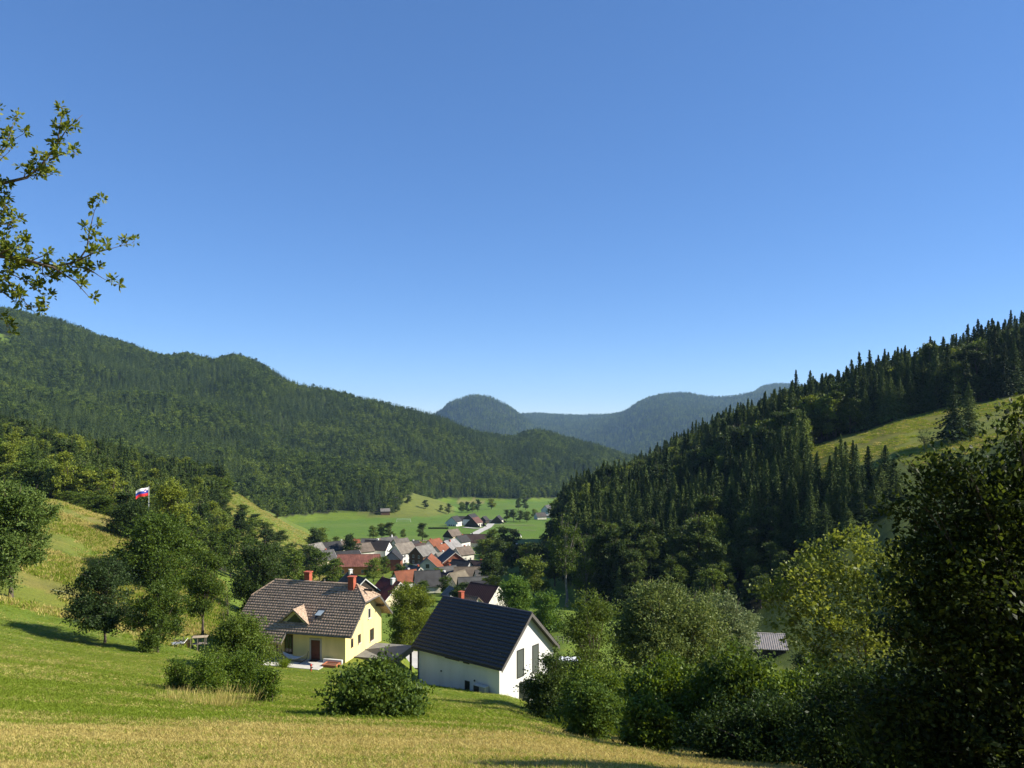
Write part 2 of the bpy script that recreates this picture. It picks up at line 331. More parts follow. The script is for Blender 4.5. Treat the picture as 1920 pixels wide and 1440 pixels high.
# ------------------------------------------------------------------ ground sheet with its own colours
def ground():
    nT, nR = GX.shape; v = np.stack([GX, GY, GZ], -1).reshape(-1, 3)
    i, j = np.meshgrid(np.arange(nT-1), np.arange(nR-1), indexing='ij')
    f = np.stack([i*nR+j, (i+1)*nR+j, (i+1)*nR+j+1, i*nR+j+1], -1).reshape(-1, 4)
    m, t, b = new_mat('meadow'); L = t.links.new
    at = node(t, 'ShaderNodeVertexColor'); at.layer_name = 'Col'
    tc = node(t, 'ShaderNodeTexCoord')
    n1 = node(t, 'ShaderNodeTexNoise'); n1.inputs['Scale'].default_value = .22; n1.inputs['Detail'].default_value = 8; n1.inputs['Roughness'].default_value = .7
    n2 = node(t, 'ShaderNodeTexNoise'); n2.inputs['Scale'].default_value = 3.2; n2.inputs['Detail'].default_value = 6; n2.inputs['Roughness'].default_value = .75
    mp = node(t, 'ShaderNodeMapping'); mp.inputs['Scale'].default_value = (.5, 1.6, 1.0); mp.inputs['Rotation'].default_value = (0, 0, .12)
    L(tc.outputs['Object'], mp.inputs[0]); L(mp.outputs[0], n1.inputs[0]); L(tc.outputs['Object'], n2.inputs[0])
    r1 = ramp(t, [(.3, (.62,.72,.6)), (.5, (1,1,1)), (.72, (1.35,1.22,1.1))]); L(n1.outputs[0], r1.inputs[0])
    r2 = ramp(t, [(.25, (.5,.55,.5)), (.55, (1,1,1)), (.8, (1.5,1.45,1.35))]); L(n2.outputs[0], r2.inputs[0])
    m1 = node(t, 'ShaderNodeMix', data_type='RGBA', blend_type='MULTIPLY'); m1.inputs[0].default_value = 1
    m2 = node(t, 'ShaderNodeMix', data_type='RGBA', blend_type='MULTIPLY'); m2.inputs[0].default_value = 1
    L(at.outputs[0], m1.inputs[6]); L(r1.outputs[0], m1.inputs[7]); L(m1.outputs[2], m2.inputs[6]); L(r2.outputs[0], m2.inputs[7])
    L(m2.outputs[2], b.inputs['Base Color']); b.inputs['Roughness'].default_value = .9; b.inputs['Specular IOR Level'].default_value = .15
    bp = node(t, 'ShaderNodeBump'); bp.inputs['Strength'].default_value = .9; bp.inputs['Distance'].default_value = .12
    n3 = node(t, 'ShaderNodeTexNoise'); n3.inputs['Scale'].default_value = 7; n3.inputs['Detail'].default_value = 5; L(tc.outputs['Object'], n3.inputs[0])
    L(n3.outputs[0], bp.inputs['Height']); L(bp.outputs[0], b.inputs['Normal'])
    me = mesh('ground', v, f, [m], True)
    x, y = v[:, 0], v[:, 1]; eF, bF, cF, dF, px, d, z = wooded(x, y); _, k = land(x, y)
    g = lambda *c: np.array(c)
    base = np.tile(g(.122,.175,.021), (len(v), 1))
    def mixc(c, wgt):
        nonlocal base
        wgt = np.clip(wgt, 0, 1)[:, None]; base = base*(1-wgt) + g(*c)*wgt
    n = fbm(x/7, y/2.5, 4); n8 = fbm(x/30, y/18, 4)
    py = HOR - F_PX*z/d
    mixc((.32,.25,.07), (d < 40)*np.clip((py - 1348 - .02*(px-500) + 60*n)/26, 0, 1))          # dry mown sward in front
    bnd = fbm(x/16, y/1.3, 3); mixc((.23,.165,.06), (d < 60)*np.clip((bnd-.03)*7, 0, .6)*np.clip((py-1300)/50, .1, 1)); mixc((.10,.15,.022), (d < 70)*np.clip((-bnd-.05)*7, 0, .7)*np.clip((1400-py)/40, .2, 1))
    mixc((.19,.19,.032), (d < 120)*np.clip(.35+2.2*n8+1.2*n, 0, .7)*(d > 26))                     # yellowing patches
    kn = (k == 0) & (px < 330) & (d > 88) & (d < 205)
    mixc((.190,.165,.045), kn*np.clip(.55+2.0*n8+.8*n, 0, .95))                                       # tall dry grass of the knoll
    mixc((.24,.18,.07), kn*(np.abs(d-152+ .06*(px-160)) < 6)*(px > 140)*.7)
    fld = (k == 0) & (d > 330) & (d < 1500) & (px > 540)
    mixc((.098,.168,.021), fld*1.0)                                                                   # green fields of the valley floor
    st = np.sin(d/23 + .4*np.sin(px/160)) ; mixc((.12,.18,.03), fld*(st > .55)*.7)
    mixc((.15,.16,.04), fld*(d < 480)*np.clip(n8*3+.3, 0, .6))
    mixc((.13,.15,.035), (k == 1)*(px > 400)*np.clip(.6+2*n8, 0, 1)); mixc((.13,.15,.03), (k == 3)*1.0)
    mixc((.22,.19,.07), (k == 0)*(px > 860)*(px < 905)*(np.abs(d-1130) < 70)*.8)
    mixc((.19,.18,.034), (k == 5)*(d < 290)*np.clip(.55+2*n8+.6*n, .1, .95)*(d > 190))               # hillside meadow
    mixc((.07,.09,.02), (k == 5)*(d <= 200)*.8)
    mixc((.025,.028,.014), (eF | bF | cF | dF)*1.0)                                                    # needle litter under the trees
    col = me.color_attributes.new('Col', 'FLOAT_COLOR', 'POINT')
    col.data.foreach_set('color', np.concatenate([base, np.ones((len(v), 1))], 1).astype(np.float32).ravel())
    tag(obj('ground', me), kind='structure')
ground()

# ------------------------------------------------------------------ foliage and tree builders
def unit(a): return a/np.maximum(np.linalg.norm(a, axis=1, keepdims=True), 1e-9)
def leaves(c, tip, size, width=.5, rng=RNG, flat=0):
    """pointed leaf faces: c centres, tip directions, size lengths; each one leaf of its own"""
    n = len(c); tip = unit(tip); r = unit(rng.normal(size=(n, 3)) + np.array([0, 0, flat])); side = unit(np.cross(tip, r)); up = np.cross(side, tip)
    s = np.asarray(size).reshape(-1, 1)*np.ones((n, 1)); wd = s*width*.5
    v = np.stack([c - tip*s*.5, c + side*wd + up*s*.10, c + tip*s*.5, c - side*wd + up*s*.10], 1)
    return v.reshape(-1, 3), np.arange(4*n).reshape(n, 4)
def lobes_of(w_, h_, z0, n, rng, round_=.5):
    """ellipsoid lobes that make up an uneven crown of width w_, from z0 to h_"""
    out = [((0, 0, z0 + (h_-z0)*.48), (w_*.27, w_*.27, (h_-z0)*.38))]
    for i in range(int(n*1.5)):
        a = rng.uniform(0, 2*math.pi); t = rng.uniform(.05, .97)
        prof = math.sin(math.pi*min(1, max(.08, t*.86+.1)))**round_
        lr = w_*rng.choice([.09, .12, .16, .21]); rr = max(0, w_*.5*prof*rng.uniform(.55, 1.0) - lr*.55)
        out.append(((math.cos(a)*rr, math.sin(a)*rr, z0 + (h_-z0)*t*.95 - lr*.3), (lr, lr, lr*rng.uniform(.55, .95))))
    return out
def crown_pts(lobes, n_cl, per, spread, rng, shell=.55, wild=.14):
    L = np.array([np.r_[c, r] for c, r in lobes]); wts = L[:, 3]*L[:, 4]; wts = wts/wts.sum()
    per2 = int(per*2.2); n_cl = int(n_cl/2.2)
    k = rng.choice(len(L), n_cl, p=wts); u = unit(rng.normal(size=(n_cl, 3)))
    rr = rng.uniform(0, 1, (n_cl, 1))**shell; far_ = rng.random((n_cl, 1)) < wild; rr = np.where(far_, rng.uniform(1.0, 1.32 if wild < .2 else 1.55, (n_cl, 1)), rr)
    cc = L[k, :3] + u*L[k, 3:]*rr
    sp_ = spread*rng.uniform(.55, 1.45, (n_cl, 1)); ax = unit(rng.normal(size=(n_cl, 3))*np.array([1, 1, .5]) + u*.8)      # each clump is a spray along its own twig
    pts = np.repeat(cc, per2, 0) + rng.normal(size=(n_cl*per2, 3))*np.repeat(sp_, per2, 0)*np.array([.8, .8, .6]) + np.repeat(ax*sp_, per2, 0)*rng.uniform(-1.8, 1.8, (n_cl*per2, 1))
    out = np.repeat(u*.7 + np.array([0, 0, .35]) + rng.normal(size=(n_cl, 3))*.6, per2, 0)
    return pts, out
def crown_mesh(name, mat, lobes, n_cl, per, spread, size, rng, width=.55, droop=0.0, shell=.55, jit=.9, flat=0, wild=.14):
    pts, out = crown_pts(lobes, n_cl, per, spread, rng, shell, wild)
    tip = out + rng.normal(size=pts.shape)*jit - np.array([0, 0, droop])
    v, f = leaves(pts, tip, size*rng.uniform(.6, 1.35, len(pts)), width, rng, flat)
    return mesh(name, v, f, [mat])
def limb_mesh(name, mat, h, r, lobes, rng, z0, lean=(0, 0), n=7, sub=True, root=0.6, lt=.55):
    """a tapered trunk with limbs that reach into the crown's lobes"""
    b = MB(); top = Vector((lean[0], lean[1], h*.8)); pts = []
    for i in range(7):
        t = i/6; pts.append(Vector((top.x*t + rng.normal()*r*.35*(t > 0), top.y*t + rng.normal()*r*.35*(t > 0), -root + (h*.8+root)*t)))
    b.tube(pts, [r*(1.35 if i == 0 else 1)*(1-.86*i/6) for i in range(7)], 7)
    for c, rr in lobes[1:]:
        t = min(.85, max(.12, (z0*.8 + (c[2]-z0)*.45)/(h*.8))); k = t*6; i = min(5, int(k)); s = pts[i].lerp(pts[i+1], k-i)
        e = Vector(c); m_ = s.lerp(e, .5) + Vector((0, 0, -.08*(e-s).length)); q = r*(1-.8*t)*lt
        b.tube([s, m_, e, e + (e-s)*(.25 if lt > .3 else .02)], [q, q*.7, q*.4, q*.12], 5)
        if sub:
            for _ in range(3):
                g = Vector(rng.normal(size=3)).normalized()*rr[0]*1.1; g.z = abs(g.z)*.6
                b.tube([m_.lerp(e, rng.uniform(.2, .9)), e + g*.6, e + g], [q*.35, q*.2, q*.06], 4)
    return b.me(name, mat, True)

def spruce_meshes(h, R, n_wh, per_br, rng, leafw=1.0, bare=.07):
    """a spruce: straight trunk, whorls of drooping boughs carrying needle sprays"""
    tb = MB().tube([(0,0,-.6), (0,0,h*.3), (0,0,h*.7), (0,0,h*.99)], [h*.016, h*.012, h*.006, h*.0015], 6)
    cs, ts, ss = [], [], []
    for wi in range(n_wh):
        t = bare + (1-bare)*(wi/n_wh)**1.05; rl = R*((1-t)**.86)*rng.uniform(.62, 1.12)*(min(1, .55+t*4)) + .008*h*(1-t)
        nb = int(6 + 5*(1-t))
        for k in range(nb):
            a = 2*math.pi*(k+rng.uniform(0, .9))/nb; l = rl*rng.uniform(.6, 1.12); dr = rng.uniform(.18, .5)*(1-.7*t)
            dx, dy = math.cos(a), math.sin(a)
            for q in range(per_br):
                s = (q+rng.uniform(.2, 1))/per_br
                zz = h*t - dr*l*s*s*1.3 + .06*l*s + rng.normal()*.006*h
                sd = rng.normal()*.16*l*(.35+s)
                cs.append((dx*l*s - dy*sd, dy*l*s + dx*sd, zz)); sg = rng.choice([-1, 1])
                ts.append((dx - dy*sg*.7, dy + dx*sg*.7, -.45-.5*rng.random())); ss.append(max(.022*h, .30*l*(1.15-.5*s))*rng.uniform(.7, 1.25))
    for q in range(14):
        cs.append((rng.normal()*.004*h, rng.normal()*.004*h, h*(.955+.05*q/14))); ts.append((rng.normal()*.6, rng.normal()*.6, 1)); ss.append(.03*h)
    v, f = leaves(np.array(cs), np.array(ts), np.array(ss), .5*leafw, rng)
    return tb.me('trunk', BARK, True), mesh('crown', v, f, [SPRUCE])

def joined(name, parts):
    """one mesh out of several (v, f, material) meshes"""
    vs_, fs, mi, ms, b = [], [], [], [], 0
    for m in parts:
        n = len(m.vertices); co = np.empty(n*3, np.float32); m.vertices.foreach_get('co', co); vs_.append(co.reshape(-1, 3))
        fs += [tuple(i+b for i in p.vertices) for p in m.polygons]; mi += [len(ms)]*len(m.polygons); ms.append(m.materials[0]); b += n
    return mesh(name, np.concatenate(vs_), fs, ms, False, mi)

# prototypes shared by the woods (unit: metres)
PR = np.random.default_rng(21)
SPR = [spruce_meshes(21*q, 5.0*q2, 44, 9, PR, 1.15) for q, q2 in ((1, 1), (1.06, .85), (.94, 1.15), (1.0, .95))]
def broad_proto(h, w_, mat, n_cl=620, per=9, size=.62, z0f=.18, nl=15, spread=.42):
    lb = lobes_of(w_, h, h*z0f, nl, PR)
    return limb_mesh('trunk', BARK, h, h*.016, lb, PR, h*z0f, sub=False), crown_mesh('crown', mat, lb, n_cl, per, spread, size, PR)
BRD = [broad_proto(16, 9.5, BROAD), broad_proto(18, 9, BROAD_DARK), broad_proto(14, 10, BROAD), broad_proto(17, 8, BROAD_LIGHT), broad_proto(15, 9, BROAD_DARK)]
# lighter ones for the far mass of the woods
def far_set():
    out = []
    for q in range(3):
        a, b = spruce_meshes(17, 4.9, 18, 4, PR, 1.7); out.append(b)
    for m, h, w_ in ((BROAD, 15, 9.5), (BROAD_DARK, 17, 9.5), (BROAD, 16, 8.5)):
        lb = lobes_of(w_, h, h*.1, 9, PR); out.append(crown_mesh('crown', m, lb, 150, 5, .55, 1.15, PR))
    return out
FARM = far_set()

def proto_collection(name, meshes):
    c = bpy.data.collections.new(name)
    for i, m in enumerate(meshes):
        o = bpy.data.objects.new('%s_%02d' % (name, i), m); c.objects.link(o)
    return c
def scatter(name, pts, scl, rot, idx, coll, label=None, tilt=None):
    """one mass of copies on points: a wood, a sward"""
    me = bpy.data.meshes.new(name); me.vertices.add(len(pts)); me.vertices.foreach_set('co', np.asarray(pts, np.float32).ravel())
    for nm, ty, dat in (('scl', 'FLOAT_VECTOR', scl), ('rot', 'FLOAT_VECTOR', rot), ('idx', 'INT', idx)):
        a = me.attributes.new(nm, ty, 'POINT')
        if ty == 'INT': a.data.foreach_set('value', np.asarray(dat, np.int32))
        else: a.data.foreach_set('vector', np.asarray(dat, np.float32).ravel())
    o = obj(name, me); g = bpy.data.node_groups.new(name, 'GeometryNodeTree')
    g.interface.new_socket('Geometry', in_out='INPUT', socket_type='NodeSocketGeometry'); g.interface.new_socket('Geometry', in_out='OUTPUT', socket_type='NodeSocketGeometry')
    N = g.nodes.new; gi, go = N('NodeGroupInput'), N('NodeGroupOutput'); ip = N('GeometryNodeInstanceOnPoints'); ci = N('GeometryNodeCollectionInfo')
    ci.inputs[0].default_value = coll; ci.inputs[1].default_value = True; ci.inputs[2].default_value = True
    ip.inputs['Pick Instance'].default_value = True
    def attr(nm, ty):
        q = N('GeometryNodeInputNamedAttribute'); q.data_type = ty; q.inputs[0].default_value = nm; return q.outputs[0]
    l = g.links.new; l(gi.outputs[0], ip.inputs['Points']); l(ci.outputs[0], ip.inputs['Instance']); l(attr('idx', 'INT'), ip.inputs['Instance Index'])
    l(attr('scl', 'FLOAT_VECTOR'), ip.inputs['Scale'])
    er = N('FunctionNodeEulerToRotation'); l(attr('rot', 'FLOAT_VECTOR'), er.inputs[0]); l(er.outputs[0], ip.inputs['Rotation'])
    l(ip.outputs[0], go.inputs[0])
    md = o.modifiers.new('copies', 'NODES'); md.node_group = g
    return tag(o, label, None, None, 'stuff')

# ------------------------------------------------------------------ the woods
CUM = np.maximum.accumulate(np.where(np.arange(len(LR))[None, :] < 150, -9, GZ/np.exp(LR)[None, :]*1.0), axis=1)   # skyline of the ground so far along each bearing
def seen(x, y, z, h, margin=.0):
    th = np.degrees(np.arctan2(x, y)); r = np.hypot(x, y)
    i = np.clip(np.searchsorted(TH, th), 0, len(TH)-1); j = np.clip(((np.log(r)-LR[0])/(LR[1]-LR[0])).astype(int)-1, 0, len(LR)-1)
    return (z+h)/r > CUM[i, j] - margin
def jgrid(d0, d1, px0, px1, step):
    x0, x1 = (px0-960)/F_PX, (px1-960)/F_PX; ys = np.arange(d0, d1, step); out = []
    for yy in ys:
        xs = np.arange(x0*yy, x1*yy, step); out.append(np.stack([xs + RNG.uniform(-.45, .45, len(xs))*step, yy + RNG.uniform(-.45, .45, len(xs))*step], 1))
    q = np.concatenate(out); return q[:, 0], q[:, 1]

near_trees = []          # (kind, x, y, z, scale, zone)
def woods():
    pts, scl, rot, idx = [], [], [], []
    fp, fs, fr, fi = [], [], [], []
    # right hill and left hill, tree by tree
    for d0, d1, p0, p1, st, which in ((158, 470, 1040, 2350, 3.9, 0), (200, 470, -330, 440, 5.0, 1)):
        x, y = jgrid(d0, d1, p0, p1, st); W = wooded(x, y); msk = W[which]; px, d = W[4], W[5]
        x, y, px, d = x[msk], y[msk], px[msk], d[msk]; z = gz(x, y)
        nb = vnoise(x/26+5, y/26) + .35*(RNG.random(len(x))-.5)
        broad = nb > (.60 if which == 0 else .38)
        if which == 0: broad |= (d < 174) & (RNG.random(len(x)) < .5) & (px < 1480)
        s = np.where(RNG.random(len(x)) < .25, RNG.uniform(.4, .7, len(x)), RNG.uniform(.72, 1.02, len(x))); s = np.where(broad, s*1.05, s)
        if which == 0: s = s*np.where(d > 262, 1.12, .93)
        if which == 1: s *= .82
        ed = np.clip((d-158)/30, .45, 1) if which == 0 else 1; s = s*ed
        ok = seen(x, y, z, 22*s, .004)
        for q in np.nonzero(ok)[0]:
            near_trees.append(('b' if broad[q] else 's', x[q], y[q], z[q]-.2, s[q], which, px[q], d[q]))
    # mountain, spur and far hills: the far mass
    for d0, d1, p0, p1, st, which in ((560, 2350, -330, 1330, 5.7, 2), (1900, 7400, 690, 1600, 17, 3)):
        x, y = jgrid(d0, d1, p0, p1, st); W = wooded(x, y); msk = W[which]; x, y = x[msk], y[msk]; d = W[5][msk]; z = gz(x, y)
        s = RNG.uniform(.65, 1.12, len(x))*np.where(d > 3500, 1.9, 1.3 if which == 3 else 1)
        ok = seen(x, y, z, 22*s, .003); x, y, z, s, d = x[ok], y[ok], z[ok], s[ok], d[ok]
        nb = vnoise(x/75, y/75)*.6 + vnoise(x/22+3, y/22+8)*.4 + .3*(RNG.random(len(x))-.5)
        low = np.clip((700+0*x - z*0)/700, 0, 1)
        broad = nb > .53
        n = len(x)
        fp.append(np.stack([x, y, z-.8], 1)); fs.append(np.stack([s, s, s*RNG.uniform(.85, 1.2, n)], 1))
        fr.append(np.stack([RNG.normal(size=n)*.03, RNG.normal(size=n)*.03, RNG.uniform(0, 6.28, n)], 1)); fi.append(np.where(broad, RNG.integers(3, 6, n), RNG.integers(0, 3, n)))
    print('far trees', sum(map(len, fi)), 'near trees', len(near_trees))
    c = proto_collection('far_tree', FARM)
    scatter('forest', np.concatenate(fp), np.concatenate(fs), np.concatenate(fr), np.concatenate(fi), c, 'dense mixed forest covering the far mountain slopes')
woods()

def copy_tree(name, meshes, loc, sc, rz, label, cat='tree', group=None, tilt=0):
    o = thing(name, label, cat, loc, rz, group)
    o.scale = sc if hasattr(sc, '__len__') else (sc, sc, sc)
    if tilt: o.rotation_euler = (tilt, tilt*.6, rz)
    a = obj('trunk', meshes[0], o); b = obj('crown', meshes[1], o)
    return o
def plant_woods():
    sky_ = np.full(2400, 3000.0); show = set()                                # what stands clear of the trees in front of it
    for n_, q in sorted(enumerate(near_trees), key=lambda t: t[1][7]):
        k, x, y, z, s, which, px, d = q; hh = (20 if k == 's' else 15)*s; hw = max(1.5, (3.6 if k == 's' else 4.6)*s*F_PX/d); a = np.arange(int(px-hw), int(px+hw)+1)
        rel = np.abs(a-px)/hw; tp = HOR - F_PX*(z + hh*((1-rel*.95) if k == 's' else np.sqrt(np.clip(1-rel**2*.7, .05, 1))))/d; ok = (a >= 0) & (a < 1920); i = np.clip(a, 0, 2399)
        if (ok & (tp < sky_[i] - 4)).mean() > .2: show.add(n_)
        sky_[i] = np.minimum(sky_[i], tp)
    tall = sorted(enumerate(near_trees), key=lambda t: -(t[1][4]/t[1][7]))
    rest = [q for n_, q in tall if n_ not in show]; tall = [q for n_, q in tall if n_ in show]; cnt = {'s': 0, 'b': 0}
    print('standing clear', len(tall), 'hidden', len(rest))
    for q in tall:
        k, x, y, z, s, which, px, d = q
        if cnt[k] >= 298: rest.append(q); continue
        cnt[k] += 1
        if which == 0:
            col = 'above the village gully' if px < 1130 else 'above the large round willow' if px < 1300 else 'above the silvery willow' if px < 1430 else 'above the bright maple' if px < 1700 else 'above the huge dark tree'
            if px > 1500 and d > 246: row = 'in the wood on the skyline' if d > 285 else 'at the upper edge of the hillside meadow'
            elif px > 1440: row = 'in the belt below the hillside meadow'
            else: row = 'at the foot of the shaded slope' if d < 185 else 'low on the shaded slope' if d < 225 else 'high on the shaded slope' if d < 300 else 'on the skyline of the shaded slope'
            zone = row + ' ' + col
        else: zone = ('deep in the sunlit wood ' if d > 300 else 'in the front of the sunlit wood ' if d > 240 else 'at the grassy edge of the wood ') + ('above the dry knoll' if px < 200 else 'behind the flagpole' if px < 320 else 'beside the dry grassy spur')
        i = random.randrange(len(SPR)) if k == 's' else random.choice((1, 4, 4, 0) if which == 0 else (0, 1, 2, 3, 4)); pr = SPR[i] if k == 's' else BRD[i]
        nm = 'spruce_tree' if k == 's' else 'broadleaf_tree'
        lb = ('dark spruce ' if k == 's' else 'round leafy tree ') + zone
        sx = s*random.uniform(1.0, 1.35)
        copy_tree(nm, pr, (x, y, z), (sx, sx, s*random.uniform(.9, 1.12)), random.uniform(0, 6.28), lb, 'tree', ('spruces ' if k == 's' else 'leafy trees ') + zone, random.uniform(-.03, .03))
    if rest:
        n = len(rest); A_ = np.array([(q[1], q[2], q[3]) for q in rest]); s = np.array([q[4] for q in rest]); kb = np.array([q[0] == 'b' for q in rest])
        idx = np.where(kb, RNG.integers(len(SPR), len(SPR)+len(BRD), n), RNG.integers(0, len(SPR), n))
        c = proto_collection('hill_tree', [joined('tree', p) for p in SPR] + [joined('tree', p) for p in BRD])
        scatter('woodland', A_, np.stack([s*1.2, s*1.2, s], 1), np.stack([0*s, 0*s, RNG.uniform(0, 6.28, n)], 1), idx, c, 'trees deeper in the woods on the nearer hillsides')
plant_woods()

# ------------------------------------------------------------------ houses
def window(parent, face, L, W, u, z, w_, h_, frame=None, pane=None, bars=1, dep=.05, name='window'):
    """frame proud of the wall with a pane set back in it; face F/B (long sides) or L/R (gables)"""
    fr = MB(); t = .07 if w_ > .5 else .05
    fr.box(-w_/2, w_/2, -dep, .04, 0, t).box(-w_/2, w_/2, -dep, .04, h_-t, h_).box(-w_/2, -w_/2+t, -dep, .04, t, h_-t).box(w_/2-t, w_/2, -dep, .04, t, h_-t)
    if bars and w_ > .8: fr.box(-t*.4, t*.4, -dep*.9, .04, t, h_-t)
    o = obj(name, fr.me(name, frame or WHITE), parent)
    p = MB().box(-w_/2+t*.9, w_/2-t*.9, -dep*.35, .03, t*.9, h_-t*.9); obj('pane', p.me('pane', pane or GLASS), o)
    if frame is not METAL_DARK and name == 'window' and w_ > .55: obj('sill', MB().box(-w_/2-.06, w_/2+.06, -.14, -dep-.002, -.06, -.004).me('sill', CONCRETE), o)
    if face == 'F': o.location = (u, -W/2, z)
    elif face == 'B': o.location = (u, W/2, z); o.rotation_euler = (0, 0, math.pi)
    elif face == 'R': o.location = (L/2, u, z); o.rotation_euler = (0, 0, math.pi/2)
    else: o.location = (-L/2, u, z); o.rotation_euler = (0, 0, -math.pi/2)
    return o

def wall_mesh(L, W, hw, hr, mat, deep=3.0):
    b = MB(); x, y = L/2, W/2
    v = [(-x,-y,-deep),(x,-y,-deep),(x,y,-deep),(-x,y,-deep),(-x,-y,hw),(x,-y,hw),(x,y,hw),(-x,y,hw),(-x,0,hr),(x,0,hr)]
    b.add(v, [(3,2,1,0),(0,1,5,4),(2,3,7,6),(1,2,6,9,5),(3,0,4,8,7),(4,5,9,8),(6,7,8,9)]); return b.me('wall', mat)

def chimney(parent, x, y, z0, z1, s=.5, mat=None, cap=True):
    m = mat or WHITE
    o = obj('chimney', MB().box(-s/2, s/2, -s/2, s/2, 0, z1-z0).me('chimney', m), parent, (x, y, z0))
    if cap: obj('chimney_cap', MB().box(-s*.62, s*.62, -s*.62, s*.62, z1-z0+.003, z1-z0+.12).me('chimney_cap', m), o)
    return o

def house(name, label, px, d, yaw, L, W, hw, pitch, wall, roof, ov=.35, oe=.5, wins=(), chim=(), gable=None, roof2=None, trim=None, cat='house', group=None, dz=0, thick=.16, deep=3.0, frame=None, pane=None, gcut=0.0, ribs=None, doors=()):
    p = on(px, d, dz); rt = thing(name, label, cat, p, rad(yaw), group)
    t = math.tan(rad(pitch)); hr = hw + W/2*t; cs = math.cos(rad(pitch)); sl = (W/2+oe)/cs
    obj('wall', wall_mesh(L, W, hw, hr-.05, wall, deep), rt)
    for s, rm in ((-1, roof), (1, roof2 or roof)):
        x = L/2+ov; m = MB().box(-x, x, -sl, 0, -thick, 0)
        if ribs:
            n = int(2*x/ribs)
            for i in range(n+1): q = -x + .04 + (2*x-.16)*i/n; m.box(q, q+.09, -sl, -.02, .001, .07)
        o = obj('roof_slope', m.me('roof_slope', rm), rt, (0, 0, hr+.1))
        o.rotation_euler = (rad(pitch), 0, 0) if s < 0 else (rad(pitch), 0, math.pi)
    obj('ridge_cap', MB().tube([(-L/2-ov-.02, 0, hr+.09), (L/2+ov+.02, 0, hr+.09)], .13, 6).me('ridge_cap', roof), rt)
    if gable:
        for s in (1, -1):
            z0 = hw + gcut; hy = (hr-z0)/t - .06
            g = MB().slab([(s*(L/2+.05), -hy, z0), (s*(L/2+.05), hy, z0), (s*(L/2+.05), 0, hr-.06)][::s], (s, 0, 0), .047)
            obj('gable_cladding', g.me('gable_cladding', gable), rt)
    if trim:
        for s in (1, -1):
            for q in (-1, 1):
                e = W/2+oe; x = s*(L/2+ov+.025)
                g = MB().slab([(x, 0, hr+.11), (x, q*e, hr+.11-e*t), (x, q*e, hr-.16-e*t), (x, 0, hr-.16)][::s*q], (s, 0, 0), .05)
                obj('bargeboard', g.me('bargeboard', trim), rt)
    for wd in wins: window(rt, wd[0], L, W, *wd[1:5], frame=frame, pane=pane)
    for wd in doors: window(rt, wd[0], L, W, *wd[1:5], frame=WOOD, pane=DARKWOOD, name='door')
    for c in chim:
        x, y, s, h_, m = c; zr = hr - abs(y)*t; chimney(rt, x, y, zr-.5, zr+h_, s, m)
    return rt

def tile_mesh(xr, sl, course, wave, amp, mat, lift=.035):
    """courses of rolled tiles: each course overlaps the one below it; xr(y) gives the run of the course"""
    vs_, fs, b = [], [], 0; n = int(round(sl/course)); c = sl/n
    for i in range(n):
        y0, y1 = -i*c, -(i+1)*c - .02; xa, xb = xr((y0+y1)/2)
        if xb - xa < .3: continue
        k = max(4, int((xb-xa)/wave*4)); x = np.linspace(xa, xb, k+1); ww = amp*np.abs(np.sin(np.pi*x/wave + (i % 2)*.5))
        jit = PR.normal(size=k+1)*.003
        rows = [np.stack([x, x*0+y0, .004+ww*.6+jit], 1), np.stack([x, x*0+y1, lift+ww+jit], 1), np.stack([x, x*0+y1, -.01+0*x], 1)]
        v = np.concatenate(rows); m = k+1; j = np.arange(k)
        f = [np.stack([r*m+j+1, r*m+j, (r+1)*m+j, (r+1)*m+j+1], 1) for r in (0, 1)]
        vs_.append(v); fs.append(np.concatenate(f)+b); b += len(v)
    return mesh('tile_courses', np.concatenate(vs_), np.concatenate(fs), [mat])

TILE_BLACK = plain('black_tile', (.044,.038,.040), .42, .3, 5, .1, 20, spec=.5)
TILE_BROWN = plain('weathered_tile', (.36,.258,.18), .85, .5, 5.5, .25, 16)

